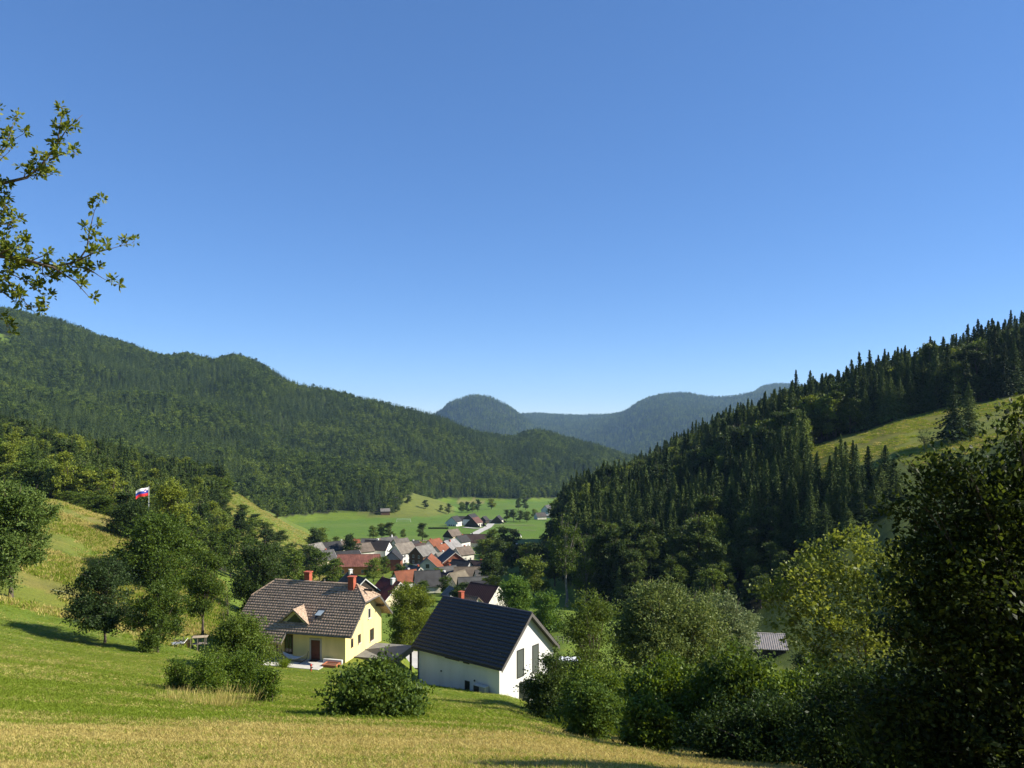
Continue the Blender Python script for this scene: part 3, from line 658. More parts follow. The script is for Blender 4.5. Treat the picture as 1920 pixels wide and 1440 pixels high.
def white_house():
    L, W, hw, pit = 10.594, 8.758, 2.685, .738; t = math.tan(pit); hr = hw + W/2*t; ov, oe = .56, .32; sl = (W/2+oe)/math.cos(pit); X = L/2+ov
    rt = thing('white_house', 'white plastered house with steep black tiled roof beside the shrubs', 'house', (-2.672, 78.614, -25.385), -.66)
    obj('wall', wall_mesh(L, W, hw, hr-.05, WHITE, 5), rt)
    for s in (-1, 1):
        o = obj('roof_slope', MB().box(-X, X, -sl, 0, -.2, 0).me('roof_slope', METAL_DARK), rt, (0, 0, hr+.12)); o.rotation_euler = (pit, 0, 0 if s < 0 else math.pi)
        tag(obj('tile_courses', tile_mesh(lambda y: (-X, X), sl, .40, .30, .05, TILE_BLACK, .10), o), kind='stuff')
        if s < 0:
            for row, step, y0 in ((0, .9, -1.1), (1, .9, -4.9)):
                for i in range(12):
                    q = -X+.5+i*step+row*.3
                    obj('snow_guard', MB().box(q, q+.05, y0-.12, y0, .06, .14).me('snow_guard', METAL_DARK), o)
    obj('ridge_cap', MB().tube([(-X, 0, hr+.13), (X, 0, hr+.13)], .13, 8).me('ridge_cap', TILE_BLACK), rt)
    for s in (1, -1):
        for q in (-1, 1):
            e = W/2+oe; x = s*(X+.03)
            obj('bargeboard', MB().slab([(x, 0, hr+.16), (x, q*e, hr+.16-e*t), (x, q*e, hr-.22-e*t), (x, 0, hr-.22)][::s*q], (s, 0, 0), .06).me('bargeboard', GREY_TRIM), rt)
    e = W/2+oe
    for q in (-1, 1):
        obj('gutter', MB().tube([(-X, q*(e+.06), hr-e*t+.02), (X, q*(e+.06), hr-e*t+.02)], .075, 8).me('gutter', METAL_DARK), rt)
    obj('downpipe', MB().tube([(-L/2+.15, -e-.05, hr-e*t), (-L/2+.1, -W/2-.08, hw-.35), (-L/2+.1, -W/2-.08, -4)], .05, 6).me('downpipe', METAL_DARK), rt)
    gl = plain('green_grey_shutter', (.075,.085,.078), .5, .08, 2, 0)
    window(rt, 'R', L, W, -1.16, .75, 1.12, 2.69, METAL_DARK, gl, 0); window(rt, 'R', L, W, 1.3, .62, 1.05, 2.72, METAL_DARK, gl, 0)
    window(rt, 'R', L, W, -.62, -1.95, 1.5, 2.2, METAL_DARK, GLASS, 1, name='door')
    window(rt, 'F', L, W, -.62, 2.12, 1.9, .42, METAL_DARK, GLASS, 0); window(rt, 'F', L, W, 1.22, 2.08, .78, .42, METAL_DARK, GLASS, 0)
    window(rt, 'F', L, W, 1.35, -.5, .6, .95, METAL_DARK, GLASS, 0)
    for x, z in ((-2.06, .72), (2.27, .66)): obj('wall_vent', MB().tube([(x, -W/2+.02, z), (x, -W/2-.05, z)], .09, 10).me('wall_vent', METAL_DARK), rt)
    obj('plinth_drip', MB().box(L/2+.004, L/2+.05, -W/2, W/2, -2.7, -2.62).me('plinth_drip', CONCRETE), rt)
    # heat pump against the long wall
    M = Matrix.Translation((-2.672, 78.614, -25.385)) @ Matrix.Rotation(-.66, 4, 'Z')
    hp = thing('heat_pump', 'grey boxy heat pump unit against the white house wall', 'heat pump', M @ Vector((3.4, -W/2-.42, -.42)), -.66)
    pm = plain('pale_metal', (.50,.50,.49), .5, .06, 2, 0)
    obj('casing', MB().box(-.75, .75, -.28, .28, .08, .98).me('casing', pm), hp)
    obj('fan_grille', MB().box(-.66, .02, -.30, -.281, .16, .92).me('fan_grille', METAL_DARK), hp)
    obj('side_panel', MB().box(.08, .70, -.295, -.281, .14, .94).me('side_panel', plain('mid_metal', (.30,.30,.30), .5, .06, 2, 0)), hp)
    for x in (-.6, .6): obj('foot', MB().box(x-.06, x+.06, -.25, .25, -.25, .08).me('foot', METAL_DARK), hp)
white_house()

def yellow_house():
    L, W, hw, pit = 11.414, 8.729, 3.356, .662; t = math.tan(pit); cs = math.cos(pit); hr = hw + W/2*t; ov, oe, hip = 1.0, .79, 1.78; X = L/2+ov; e = W/2+oe; sl = e/cs; hs = hip/cs
    rt = thing('yellow_house', 'yellow plastered house with grey-brown half-hipped tiled roof and red chimneys', 'house', (-21.23, 83.662, -24.328), -.255)
    wl = MB(); x, y = L/2, W/2; zc = hr - hip*t*.62; yc = hip*.62
    v = [(-x,-y,-4),(x,-y,-4),(x,y,-4),(-x,y,-4),(-x,-y,hw),(x,-y,hw),(x,y,hw),(-x,y,hw),(-x,-yc,zc),(-x,yc,zc),(x,-yc,zc),(x,yc,zc)]
    wl.add(v, [(3,2,1,0),(0,1,5,4),(2,3,7,6),(1,2,6,11,10,5),(3,0,4,8,9,7),(4,5,10,8),(6,7,9,11),(8,10,11,9)])
    obj('wall', wl.me('wall', YELLOW), rt)
    def run(yy):
        k = hip*max(0, 1 + yy/hs); return (-X+k, X-k)
    for s in (-1, 1):
        m = MB().slab([(-X+hip, 0, 0), (-X, -hs, 0), (-X, -sl, 0), (X, -sl, 0), (X, -hs, 0), (X-hip, 0, 0)], (0, 0, 1), .18)
        o = obj('roof_slope', m.me('roof_slope', TILE_BROWN), rt, (0, 0, hr+.12)); o.rotation_euler = (pit, 0, 0 if s < 0 else math.pi)
        tag(obj('tile_courses', tile_mesh(run, sl, .34, .30, .04, TILE_BROWN, .085), o), kind='stuff')
        # half hip at each end
        a, b, c = Vector((s*(X-hip), 0, hr+.12)), Vector((s*X, -hip, hr+.12-hip*t)), Vector((s*X, hip, hr+.12-hip*t))
        tri = [a, b, c] if s > 0 else [a, c, b]; n = (tri[1]-tri[0]).cross(tri[2]-tri[0])
        h_ = obj('hip_slope', MB().slab(tri, n, .16).me('hip_slope', TILE_BROWN), rt)
        for q in (b, c): obj('hip_ridge', MB().tube([a, q], .13, 6).me('hip_ridge', TILE_BROWN), rt)
        obj('hip_gutter', MB().tube([b, c], .08, 6).me('hip_gutter', GREY_TRIM), rt)
        for q in (-1, 1):
            g = MB().slab([(s*(X+.03), q*hip, hr+.16-hip*t), (s*(X+.03), q*e, hr+.16-e*t), (s*(X+.03), q*e, hr-.12-e*t), (s*(X+.03), q*hip, hr-.12-hip*t)][::s*q], (s, 0, 0), .05)
            obj('bargeboard', g.me('bargeboard', GREY_TRIM), rt)
    obj('ridge_cap', MB().tube([(-X+hip, 0, hr+.16), (X-hip, 0, hr+.16)], .15, 8).me('ridge_cap', TILE_BROWN), rt)
    for q in (-1, 1): obj('gutter', MB().tube([(-X, q*(e+.06), hr-e*t+.05), (X, q*(e+.06), hr-e*t+.05)], .075, 8).me('gutter', GREY_TRIM), rt)
    # lower roof over the porch corner, carried on a post
    o = obj('porch_roof', MB().box(-X, -.47, -sl-1.45, -sl+.02, -.2, -.02).me('porch_roof', TILE_BROWN), rt, (0, 0, hr+.12)); o.rotation_euler = (pit, 0, 0)
    tag(obj('tile_courses', tile_mesh(lambda yy: (-X, -.47), 1.45, .34, .30, .04, TILE_BROWN, .085), o, (0, -sl, -.02)), kind='stuff')
    obj('porch_post', MB().box(-1.15, -1.0, -5.9, -5.75, -.05, 2.15).me('porch_post', DARKWOOD), rt)
    obj('porch_board', MB().slab([(-.44, -e+.2, hr-(e-.2)*t-.05), (-.44, -e-1.1, hr-(e+1.1)*t-.05), (-.44, -e-1.1, hr-(e+1.1)*t+.2), (-.44, -e+.2, hr-(e-.2)*t+.2)], (1, 0, 0), .05).me('porch_board', GREY_TRIM), rt)
    # three-cornered dormer
    dz = lambda yy: hr + .12 + yy*t
    yb = -4.2; zb = dz(yb)+.02; za = zb+1.42; yr = (za - hr - .12)/t; fx = yb-.15
    dm = obj('dormer', MB().add([(-1.6, yb, zb-.1), (1.52, yb, zb-.1), (-.04, yb, za-.14), (-.04, yr, za-.14)], [(0,1,2), (1,3,2), (0,2,3), (0,3,1)]).me('dormer', YELLOW), rt)
    for s in (-1, 1):
        q = -1.88 if s < 0 else 1.8
        tri = [Vector((-.04, fx-.25, za+.04)), Vector((-.04, yr+.1, za+.04)), Vector((q, fx-.25, zb-.06))]
        if s < 0: tri = tri[::-1]
        n = (tri[1]-tri[0]).cross(tri[2]-tri[0]);
        if n.z < 0: tri = tri[::-1]; n = -n
        obj('dormer_slope', MB().slab(tri, n, .12).me('dormer_slope', TILE_BROWN), dm)
    tri = lambda k, zz: [(-.04-1.15*k, yb-.03, zb+.02), (-.04+1.15*k, yb-.03, zb+.02), (-.04, yb-.03, zb+.02+zz)]
    obj('dormer_window', MB().slab(tri(.85, .86), (0, -1, 0), .025).me('dormer_window', GLASS), dm)
    # skylight, standing open
    sk = obj('skylight', MB().box(-.4, .4, -.62, .62, 0, .1).me('skylight', METAL_DARK), rt, (2.33, -3.25, dz(-3.25)+.05)); sk.rotation_euler = (pit, 0, 0)
    pn = obj('pane', MB().box(-.33, .33, -.55, .55, .103, .12).me('pane', plain('sky_glass', (.25,.3,.33), .06, .1, 1, 0, spec=.8)), sk); pn.rotation_euler = (-.35, 0, 0); pn.location = (0, 0, .12)
    chimney(rt, -1.11, .35, hr-.6, hr+1.1, .62, BRICK_RED); chimney(rt, 4.45, -.35, hr-.8, hr+1.0, .64, BRICK_RED)
    for x in (-3.8, -2.9, -1.9, -.9, .1, 1.0, 2.0, 2.9): obj('roof_vent', MB().box(x-.1, x+.1, -.9, -.7, hr-.62, hr-.40).me('roof_vent', GREY_TRIM), rt)
    obj('vent_pipe', MB().tube([(1.0, .05, hr), (1.0, .05, hr+.55)], .09, 8).me('vent_pipe', GREY_TRIM), rt)
    # openings
    dr = window(rt, 'F', L, W, 2.4, .03, 1.0, 2.0, WOOD, plain('red_brown_door', (.10,.025,.015), .5, .2, 3, .1), 0, name='door')
    sr = plain('stone_surround', (.40,.37,.32), .85, .1, 2, .1)
    obj('door_surround', MB().box(1.72, 1.89, -W/2-.05, -W/2+.02, .03, 2.22).box(2.91, 3.08, -W/2-.05, -W/2+.02, .03, 2.22).box(1.89, 2.91, -W/2-.05, -W/2+.02, 2.04, 2.22).me('door_surround', sr), rt)
    window(rt, 'F', L, W, -.66, .4, .95, 2.0, WOOD, GLASS, 1)
    window(rt, 'R', L, W, 1.2, 3.1, .62, 1.1, CONCRETE, GLASS, 0); window(rt, 'R', L, W, 1.85, .55, .95, 1.25, WOOD, GLASS, 1)
    window(rt, 'R', L, W, -1.22, 1.1, .6, .9, WOOD, GLASS, 0); window(rt, 'R', L, W, -2.9, 1.1, .5, .9, WOOD, GLASS, 0)
    # purlin ends under the gable eaves
    for yy in (-3.0, 0, 3.0):
        zz = hr - abs(yy)*t - .22
        obj('purlin', MB().box(L/2+.003, X-.05, yy-.09, yy+.09, zz-.2, zz).me('purlin', DARKWOOD), rt)
    M = Matrix.Translation((-21.23, 83.662, -24.328)) @ Matrix.Rotation(-.255, 4, 'Z')
    at = lambda x, y, z: M @ Vector((x, y, z))
    # paved terrace in front
    tr = tag(obj('terrace', MB().box(-4.6, 4.2, -7.15, -W/2-.01, -.35, .02).me('terrace', plain('pale_paving', (.50,.48,.43), .85, .12, 2, .1, 8)), None, at(0, 0, 0), -.255), kind='structure')
    # flat-roofed carport built against the gable
    cp = thing('carport', 'flat grey roofed carport attached to the yellow house gable', 'carport', at(0, 0, 0), -.255)
    felt = plain('roof_felt', (.17,.165,.15), .9, .15, 1.2, .2, 10)
    obj('flat_roof', MB().box(L/2+.02, 10.1, -2.45, 2.9, -.18, 0).me('flat_roof', felt), cp)
    fm = GREY_TRIM
    for k in range(16):
        y0 = -2.45 + k*5.35/16; obj('fascia_panel', MB().box(10.103, 10.15, y0+.01, y0+5.35/16-.01, -.62, .06).me('fascia_panel', fm), cp)
    for k in range(13):
        x0 = L/2+.03 + k*4.36/13; obj('fascia_panel', MB().box(x0+.01, x0+4.36/13-.01, -2.5, -2.453, -.62, .06).me('fascia_panel', fm), cp)
    for x, y in ((9.9, -2.25), (9.9, 2.7)): obj('post', MB().box(x-.1, x+.1, y-.1, y+.1, -3.6, -.18).me('post', WOOD), cp)
    obj('back_wall', MB().box(8.4, 9.6, -2.35, -2.2, -3.6, -.18).me('back_wall', WHITE), cp)
    # hammock on its stand
    hm = thing('hammock', 'white hammock slung on the terrace of the yellow house', 'hammock', at(.6, -5.4, .02), -.255)
    n = 12; pts = []; fc = []
    for i in range(n+1):
        q = i/n*2-1; zz = .28 + .62*abs(q)**1.8; ww = .42*(1-abs(q)**3)+.03
        pts += [(q*1.35, -ww, zz+.12*(1-abs(q))), (q*1.35, -ww*.5, zz), (q*1.35, ww*.5, zz), (q*1.35, ww, zz+.12*(1-abs(q)))]
    for i in range(n):
        for k in range(3): fc.append((i*4+k, i*4+4+k, i*4+5+k, i*4+1+k))
    obj('cloth', mesh('cloth', pts, fc, [plain('white_cloth', (.68,.67,.63), .9, .06, 4, .1)], True), hm)
    obj('frame', MB().tube([(-1.55,0,1.15),(-1.35,0,.35),(-.8,0,.04),(.8,0,.04),(1.35,0,.35),(1.55,0,1.15)], .03, 6).box(-.85,-.75,-.5,.5,0,.05).box(.75,.85,-.5,.5,0,.05).me('frame', METAL_DARK), hm)
    # doormat, planter, red standpipe
    tag(obj('doormat', MB().box(-.45, .45, -.3, .3, 0, .03).me('doormat', DARKWOOD), None, at(2.4, -4.75, .024), -.255), 'dark doormat before the red-brown front door', 'doormat')
    fb = thing('flower_bed', 'terracotta edged flower bed at the yellow house corner', 'flower bed', at(4.75, -5.55, -.02), -.255)
    obj('border', MB().box(-.75, .75, -.55, -.45, -.2, .22).box(-.75, .75, .45, .55, -.2, .22).box(-.75, -.65, -.45, .45, -.2, .22).box(.65, .75, -.45, .45, -.2, .22).me('border', plain('terracotta', (.40,.14,.07), .85, .2, 4, .2)), fb)
    obj('soil', MB().box(-.65, .65, -.45, .45, -.2, .15).me('soil', plain('bark_mulch', (.16,.07,.04), .95, .4, 12, .5)), fb)
    tag(obj('terrace_wall', MB().box(3.55, 5.6, -4.95, -4.7, -.3, .38).me('terrace_wall', WHITE), None, at(0, 0, 0), -.255), 'low white kerb wall beside the front steps of the yellow house', 'wall')
    p = at(4.4, -8.9, 0); p.z = float(gz(p.x, p.y))
    hy = thing('standpipe', 'red metal standpipe on the lawn before the terrace', 'standpipe', p)
    red = plain('red_paint', (.42,.05,.03), .5, .1, 5, .05)
    obj('post', MB().tube([(0,0,-.2),(0,0,.78)], .075, 10).me('post', red), hy); obj('head', MB().tube([(0,0,.783),(0,0,.9),(0,0,.98)], [.11,.11,.04], 10).me('head', red), hy)
    obj('outlet', MB().tube([(0,-.05,.66),(.2,-.05,.66)], .05, 8).me('outlet', GREY_TRIM), hy)
yellow_house()

# ------------------------------------------------------------------ the village
RD = roof_mat('dark_slate_roof', (.060,.058,.060)); RG = roof_mat('grey_tile_roof', (.165,.16,.155)); RL = roof_mat('pale_grey_roof', (.36,.335,.30))
RT = roof_mat('tan_tile_roof', (.30,.235,.18)); RS = roof_mat('salmon_metal_roof', (.50,.20,.14), .6, .06); RO = roof_mat('orange_tile_roof', (.44,.14,.06))
RB = roof_mat('brown_tile_roof', (.105,.062,.052)); RR = roof_mat('dark_red_roof', (.30,.062,.04), .6, .1); RBL = roof_mat('blue_grey_roof', (.13,.15,.18), .5, .08)
CREAM = plain('cream_plaster', (.62,.54,.36), .85, .1, .8, .06); GREYW = plain('grey_plaster', (.36,.36,.36), .85, .12, .8, .06); BRICK = plain('brown_brick', (.20,.075,.045), .85, .25, 3, .2)
ORANGE = plain('orange_plaster', (.50,.18,.07), .8, .12, 1, .06); BLUEW = plain('blue_grey_boards', (.23,.26,.29), .8, .2, 2, .1); OLDW = plain('old_white_plaster', (.62,.59,.52), .88, .18, .7, .1)
def rows(face, us, zs, w_=.9, h_=1.15): return [(face, u, z, w_, h_) for z in zs for u in us]
H = 'house'
house('village_house', 'dark slate roofed house at the village edge above the salmon roof', 615, 340, 35, 11, 8, 4.5, 38, OLDW, RD, wins=rows('L', (-1.8, 1.8), (1, 3.2)) + rows('F', (-3, 0, 3), (1.2,)), trim=OLDW)
house('village_house', 'pale grey steep roofed house behind the leafy trees, leftmost in the village', 590, 318, 62, 8, 7, 4.6, 48, CREAM, RL, wins=rows('F', (-2, 1), (1, 3)))
house('village_house', 'low house with long dark grey roof just behind the salmon roof', 646, 315, 33, 12, 8, 3.4, 30, WHITE, RD, gable=DARKWOOD, trim=WHITE, wins=rows('L', (-1.5, 1.5), (1,)))
house('barn', 'barn with pinkish tan roof between the dark roofs', 677, 343, 35, 8.5, 9, 4, 33, OLDW, RT, cat='barn', chim=())
house('village_house', 'white house with wide dark brown roof and white chimney', 708, 350, -16, 11.5, 8, 4.3, 40, WHITE, roof_mat('dark_brown_roof', (.065,.05,.045)), wins=rows('R', (-1.8, 1.2), (.8, 3.0)) + rows('F', (-3, 0, 3), (1,)), chim=((0, .3, .8, 1.1, WHITE),))
house('long_barn', 'long barn with salmon red sheet roof and orange wall', 673, 283, 2, 14.8, 9, 3.8, 36, ORANGE, RS, ribs=.6, wins=rows('F', (-5, -2, 2), (1.2,)), cat='barn')
house('village_house', 'brown-grey tiled house peeping over the yellow house ridge, white bargeboards', 668, 186, -52, 9, 8.2, 3.2, 40, CREAM, roof_mat('worn_tile_roof', (.15,.12,.10)), trim=WHITE, gable=DARKWOOD, wins=rows('R', (-1.5, 1.5), (1,)), chim=((-3, 0, .7, 1.0, WHITE),))
house('village_house', 'house with dark red ribbed roof behind the pale green tree', 733, 186, -48, 7.5, 7.6, 2.6, 42, CREAM, RR, ribs=.55, trim=WHITE, chim=((1.8, -.6, .8, 1.2, WHITE),))
house('village_house', 'grey roofed house at the far rim of the village, partly hidden', 696, 388, 0, 9, 7, 4, 30, OLDW, RG)
house('village_house', 'grey roofed house with orange rim tiles beyond the wide dark brown roof', 728, 376, 40, 9, 8, 4.4, 38, OLDW, RG, roof2=RO, trim=ORANGE, chim=((2, 0, .6, .8, WHITE),))
house('village_house', 'tan grey roofed house touching the orange rimmed roof', 751, 372, 42, 7.5, 7.5, 4.2, 38, OLDW, roof_mat('sandy_roof', (.27,.235,.20)))
house('village_house', 'white house with light tan roof and one skylight', 756, 328, 48, 8.5, 8, 4.8, 40, WHITE, roof_mat('light_tan_roof', (.40,.345,.28)), roof2=RD, wins=rows('F', (-2.5, 0, 2.5), (.8, 2.9)), trim=OLDW)
house('village_house', 'narrow house with blue-grey gable over a brick red ground floor', 737, 298, -88, 8, 6.6, 4.6, 42, BRICK, RD, gable=BLUEW, wins=rows('R', (-1.0, 1.0), (4.7,), .7, .9))
house('village_house', 'brown boarded gable house with pale grey roof', 793, 318, 55, 8.5, 7.6, 4.6, 40, WOOD, roof_mat('weathered_pale_roof', (.37,.35,.32)), wins=rows('L', (-1.6, 1.4), (1.2, 3.4)), trim=GREYW)
house('village_house', 'house with orange tiled roof behind the brown boarded gable', 814, 362, 58, 8, 7, 4.6, 40, OLDW, RO, chim=((-2, .5, .6, .9, BRICK_RED),))
house('village_house', 'old white gable house with four dark windows and orange roof side', 805, 274, -92, 9, 8.6, 3.4, 42, OLDW, RD, roof2=RO, frame=WOOD, wins=rows('R', (-1.9, 0, 1.9), (1.6,), 1.25, 1.45) + [('R', 0, 3.7, 1.25, 1.35)] + rows('R', (-2.6, 0, 2.6), (.15,), .8, .55), trim=GREYW, ov=.5)
house('shed', 'low shed with blue-grey sheet roof beside the old white gable house', 777, 288, 4, 6, 4.6, 2.4, 16, GREYW, RBL, cat='shed')
house('village_house', 'grey house with black gable and pale sheet roof', 843, 348, 62, 9, 8, 5, 38, plain('blue_grey_plaster', (.40,.43,.46), .85, .1, 1, .06), roof_mat('silver_roof', (.56,.54,.52), .5, .06), gable=DARKWOOD, wins=rows('L', (-1.7, 1.2), (1.2, 3.4)), chim=((-1, -.8, .55, .8, BRICK_RED),))
hb = house('village_house', 'brick brown gable house with orange balcony and white bargeboards', 848, 283, -72, 9, 8.6, 5.4, 37, BRICK, RG, trim=OLDW, wins=rows('R', (-2.5, 2.4), (1.2, 3.7)))
obj('balcony', MB().box(4.52, 5.9, -2.6, .4, 3.3, 4.5).box(4.52, 5.9, -2.6, .4, 5.6, 5.72).box(5.8, 5.9, -2.6, -2.5, 4.5, 5.6).box(5.8, 5.9, .3, .4, 4.5, 5.6).me('balcony', ORANGE), hb)
house('village_house', 'small house with black slate roof below the brick brown gable', 865, 266, -32, 7, 7, 3, 42, GREYW, RD)
house('village_house', 'long low house with mottled tan roof in the middle of the village', 876, 250, 2, 8, 7, 2.4, 36, OLDW, roof_mat('mottled_tan_roof', (.27,.21,.15), .8, .5))
house('village_house', 'small house with grey gable and sandy roof', 857, 224, 50, 6, 6, 2.3, 46, GREYW, roof_mat('sandy_tile_roof', (.30,.25,.17)), wins=rows('L', (-1, 1), (.7,), .5, 1.1))
hb = house('village_house', 'grey roofed house with black dormer above the ribbed red roof', 890, 210, 10, 8.6, 9, 2.6, 40, OLDW, roof_mat('mid_grey_roof', (.145,.145,.14)), dz=-1.3, wins=rows('L', (-1.5, 1.5), (1,)))
dm = obj('dormer', MB().box(-.6, 3.4, -4.4, -1.0, 3.4, 4.9).me('dormer', DARKWOOD), hb); obj('dormer_roof', MB().slab([(-1, -4.8, 4.95), (3.8, -4.8, 4.95), (3.8, -.4, 5.7), (-1, -.4, 5.7)], (0, -.17, 1), .12).me('dormer_roof', RD), dm); obj('dormer_window', MB().box(.2, 1.0, -4.44, -4.39, 3.7, 4.6).box(1.2, 2.0, -4.44, -4.39, 3.7, 4.6).me('dormer_window', WHITE), dm)
house('village_house', 'house with dark brown-red ribbed roof beside the roadside trees', 908, 177, -36, 7.6, 8.4, 2.5, 40, OLDW, roof_mat('brown_red_roof', (.085,.033,.027), .6, .1), ribs=.5, trim=OLDW)
house('village_house', 'low house with tan ribbed roof and stout red chimney', 884, 168, -40, 3.6, 4.6, 2.2, 40, OLDW, roof_mat('tan_ribbed_roof', (.27,.22,.16), .8, .15), ribs=.5, chim=((-1.9, -1.2, .9, 2.0, BRICK_RED),))
house('village_house', 'house with plain dark grey roof before the old white gable house', 801, 221, 12, 6.8, 8, 2.6, 40, OLDW, roof_mat('slate_grey_roof', (.10,.097,.095)))
house('shed', 'little white gabled shed among the village trees', 850, 196, -60, 4, 4, 2, 38, WHITE, RL, trim=WHITE, cat='shed')
house('barn', 'barn with tan roof and dark gable at the upper village end', 849, 455, 48, 7.8, 7.2, 3.6, 42, CREAM, RT, gable=DARKWOOD, gcut=-1.2, cat='barn', wins=rows('F', (-2, 0, 2), (.8,)))
house('village_house', 'long house with plain brown roof beside the lane', 893, 415, 0, 13.5, 9, 3, 38, OLDW, RB, chim=((-2.2, 0, .6, .8, DARKWOOD),))
house('village_house', 'house with orange hipped roof and grey gable amid the trees', 969, 335, 34, 9.5, 9.5, 3, 38, OLDW, RO, gable=BLUEW, chim=((0, 0, .6, .8, WHITE),), wins=rows('L', (-2, 2), (.8,)))
house('village_house', 'orange roof just showing beside the tall dark spruces', 1019, 322, -46, 7, 7, 4, 40, OLDW, RO)
house('farmhouse', 'white gabled farmhouse at the end of the farmyard row', 852, 612, 64, 9, 8.6, 4, 40, WHITE, RD, gable=plain('pale_blue_boards', (.50,.56,.60), .8, .08, 2, .1), gcut=-2.0, wins=rows('L', (-2, 0, 2), (.5,), 1.2, 1.2))
house('barn', 'dark roofed barn joining the two farm gables', 868, 630, 4, 10, 8, 3.6, 38, DARKWOOD, RD, cat='barn')
house('barn', 'tall farm barn with white gable and dark roof', 884, 624, 62, 10, 10, 5, 38, WHITE, RD, gable=DARKWOOD, cat='barn')
house('barn', 'farm shed with red-brown roof and open dark bays', 891, 600, 56, 8, 8.5, 3.8, 40, OLDW, roof_mat('red_brown_roof', (.24,.11,.085)), gable=DARKWOOD, gcut=-3.4, cat='barn', wins=rows('F', (-2.4, 0, 2.4), (.3,), 1.4, 2.4))
house('shed', 'small dark farm shed behind the farmyard', 908, 650, 66, 6.5, 5.6, 3.2, 42, DARKWOOD, RD, cat='shed')
house('shed', 'dark gabled hay shed at the field track', 934, 645, 74, 7, 7, 3.4, 42, OLDW, RD, gable=DARKWOOD, gcut=-2.8, cat='shed')
house('concrete_store', 'pale flat roofed store in the farmyard', 920, 655, 3, 6, 4, 2.6, 4, CONCRETE, RL, cat='store')
house('barn', 'small open barn at the foot of the wooded spur', 722, 735, 14, 8.5, 7, 3.2, 32, WOOD, RL, cat='barn')
house('hut', 'little hut on the slope under the wooded spur', 746, 790, 10, 6.5, 5, 2.6, 26, WOOD_GREY, RL, cat='hut')
house('house', 'grey-brown roofed house of the far hamlet by the hedge', 1013, 715, 20, 9, 8.5, 3, 36, OLDW, roof_mat('grey_brown_roof', (.15,.135,.12)))
house('house', 'steep grey roofed house of the far hamlet', 1026, 800, 58, 9, 9, 5, 45, WHITE, RG)
house('shed', 'bright white low building of the far hamlet', 1029, 740, 6, 7, 5, 2.6, 15, WHITE, roof_mat('white_sheet_roof', (.7,.7,.68), .5, .04), cat='shed')
house('house', 'farthest pale house half hidden by the dark wood', 1056, 1010, 30, 12, 10, 6, 40, OLDW, RL)
hs_ = house('shed', 'old wooden shed with silvery board roof below the bright tree', 1440, 128, -8, 4.8, 4.6, 2.0, 34, DARKWOOD, plain('silver_boards', (.36,.32,.29), .8, .3, 1.6, .3, 10, streak=(6, 1, 1)), ribs=.35, cat='shed', ov=.3, dz=0)

MORE = [(606, 300, 40, 8, 7, 4.2, 40, CREAM, RG, 'cream walled house with grey roof just right of the leftmost house'), (636, 362, 28, 8, 7, 4, 36, OLDW, RT, 'small tan roofed house behind the long dark grey roof'), (660, 372, 20, 7, 6.5, 4, 38, WHITE, RO, 'little orange roofed house at the upper rim of the village'),
        (772, 352, 44, 7.5, 7, 4.2, 40, OLDW, RD, 'dark roofed house right of the light tan roof'), (786, 345, 50, 6, 6, 4, 42, WHITE, RB, 'small brown roofed house above the brown boarded gable'), (826, 332, 60, 7, 6.5, 4.4, 40, OLDW, RO, 'orange roofed house squeezed beside the black gable'), (868, 330, 40, 7, 6.5, 3.8, 38, OLDW, RT, 'tan roofed house right of the pale sheet roof'),
        (828, 298, 52, 6, 6, 4.2, 40, WHITE, RL, 'pale roofed annex between the white gable and the brick brown gable'), (838, 252, 30, 6, 6, 2.6, 38, OLDW, RG, 'grey roofed outbuilding below the brick brown gable'), (826, 232, -40, 6, 5.5, 2.4, 40, OLDW, RB, 'brown roofed outbuilding right of the plain dark grey roof'),
        (895, 272, -28, 7, 6.5, 3, 38, OLDW, RB, 'brown roofed house at the right rim of the village'), (760, 232, 30, 6.5, 6, 2.6, 40, WHITE, RO, 'orange roofed cottage above the pale drooping tree'), (778, 246, -50, 6, 6, 2.8, 42, OLDW, RG, 'grey roofed cottage below the low blue-grey shed'), (910, 238, 14, 6, 6, 2.6, 38, OLDW, RG, 'grey roofed cottage at the gully edge'), (865, 405, 52, 7, 6.5, 3.8, 40, WHITE, RD, 'dark roofed white house below the tan barn')]
for q, (px, d, yw, L_, W_, hw_, pt_, wm, rm, lb) in enumerate(MORE):
    house('village_house', lb, px, d, yw, L_, W_, hw_, pt_, wm, rm, wins=rows('F', (-1.6, 1.6), (1.0,)) + rows('R' if yw < 0 else 'L', (-1.3, 1.3), (1.0,)), chim=((1.2, .4, .55, .8, WHITE if q % 2 else BRICK_RED),), trim=OLDW if q % 3 == 0 else None)
# lane and field tracks: strips laid on the ground
def strip(name, pts, width, mat, lift=.05, kind='structure'):
    P_ = []
    for (a, b) in zip(pts[:-1], pts[1:]):
        for t in np.linspace(0, 1, 16, endpoint=False): P_.append((a[0]+(b[0]-a[0])*t, a[1]+(b[1]-a[1])*t))
    P_.append(pts[-1]); P_ = np.array(P_); tn = np.gradient(P_, axis=0); tn = tn/np.linalg.norm(tn, axis=1, keepdims=True); nn = np.stack([-tn[:, 1], tn[:, 0]], 1)
    L_, R_ = P_ + nn*width/2, P_ - nn*width/2
    v = []
    for q in (L_, P_, R_): v.append(np.stack([q[:, 0], q[:, 1], gz(q[:, 0], q[:, 1]) + lift + .0004*np.hypot(q[:, 0], q[:, 1])], 1))
    n = len(P_); v = np.concatenate(v); j = np.arange(n-1)
    f = np.concatenate([np.stack([k*n+j, (k+1)*n+j, (k+1)*n+j+1, k*n+j+1], 1) for k in (0, 1)])
    return tag(obj(name, mesh(name, v, f, [mat], True)), kind=kind)
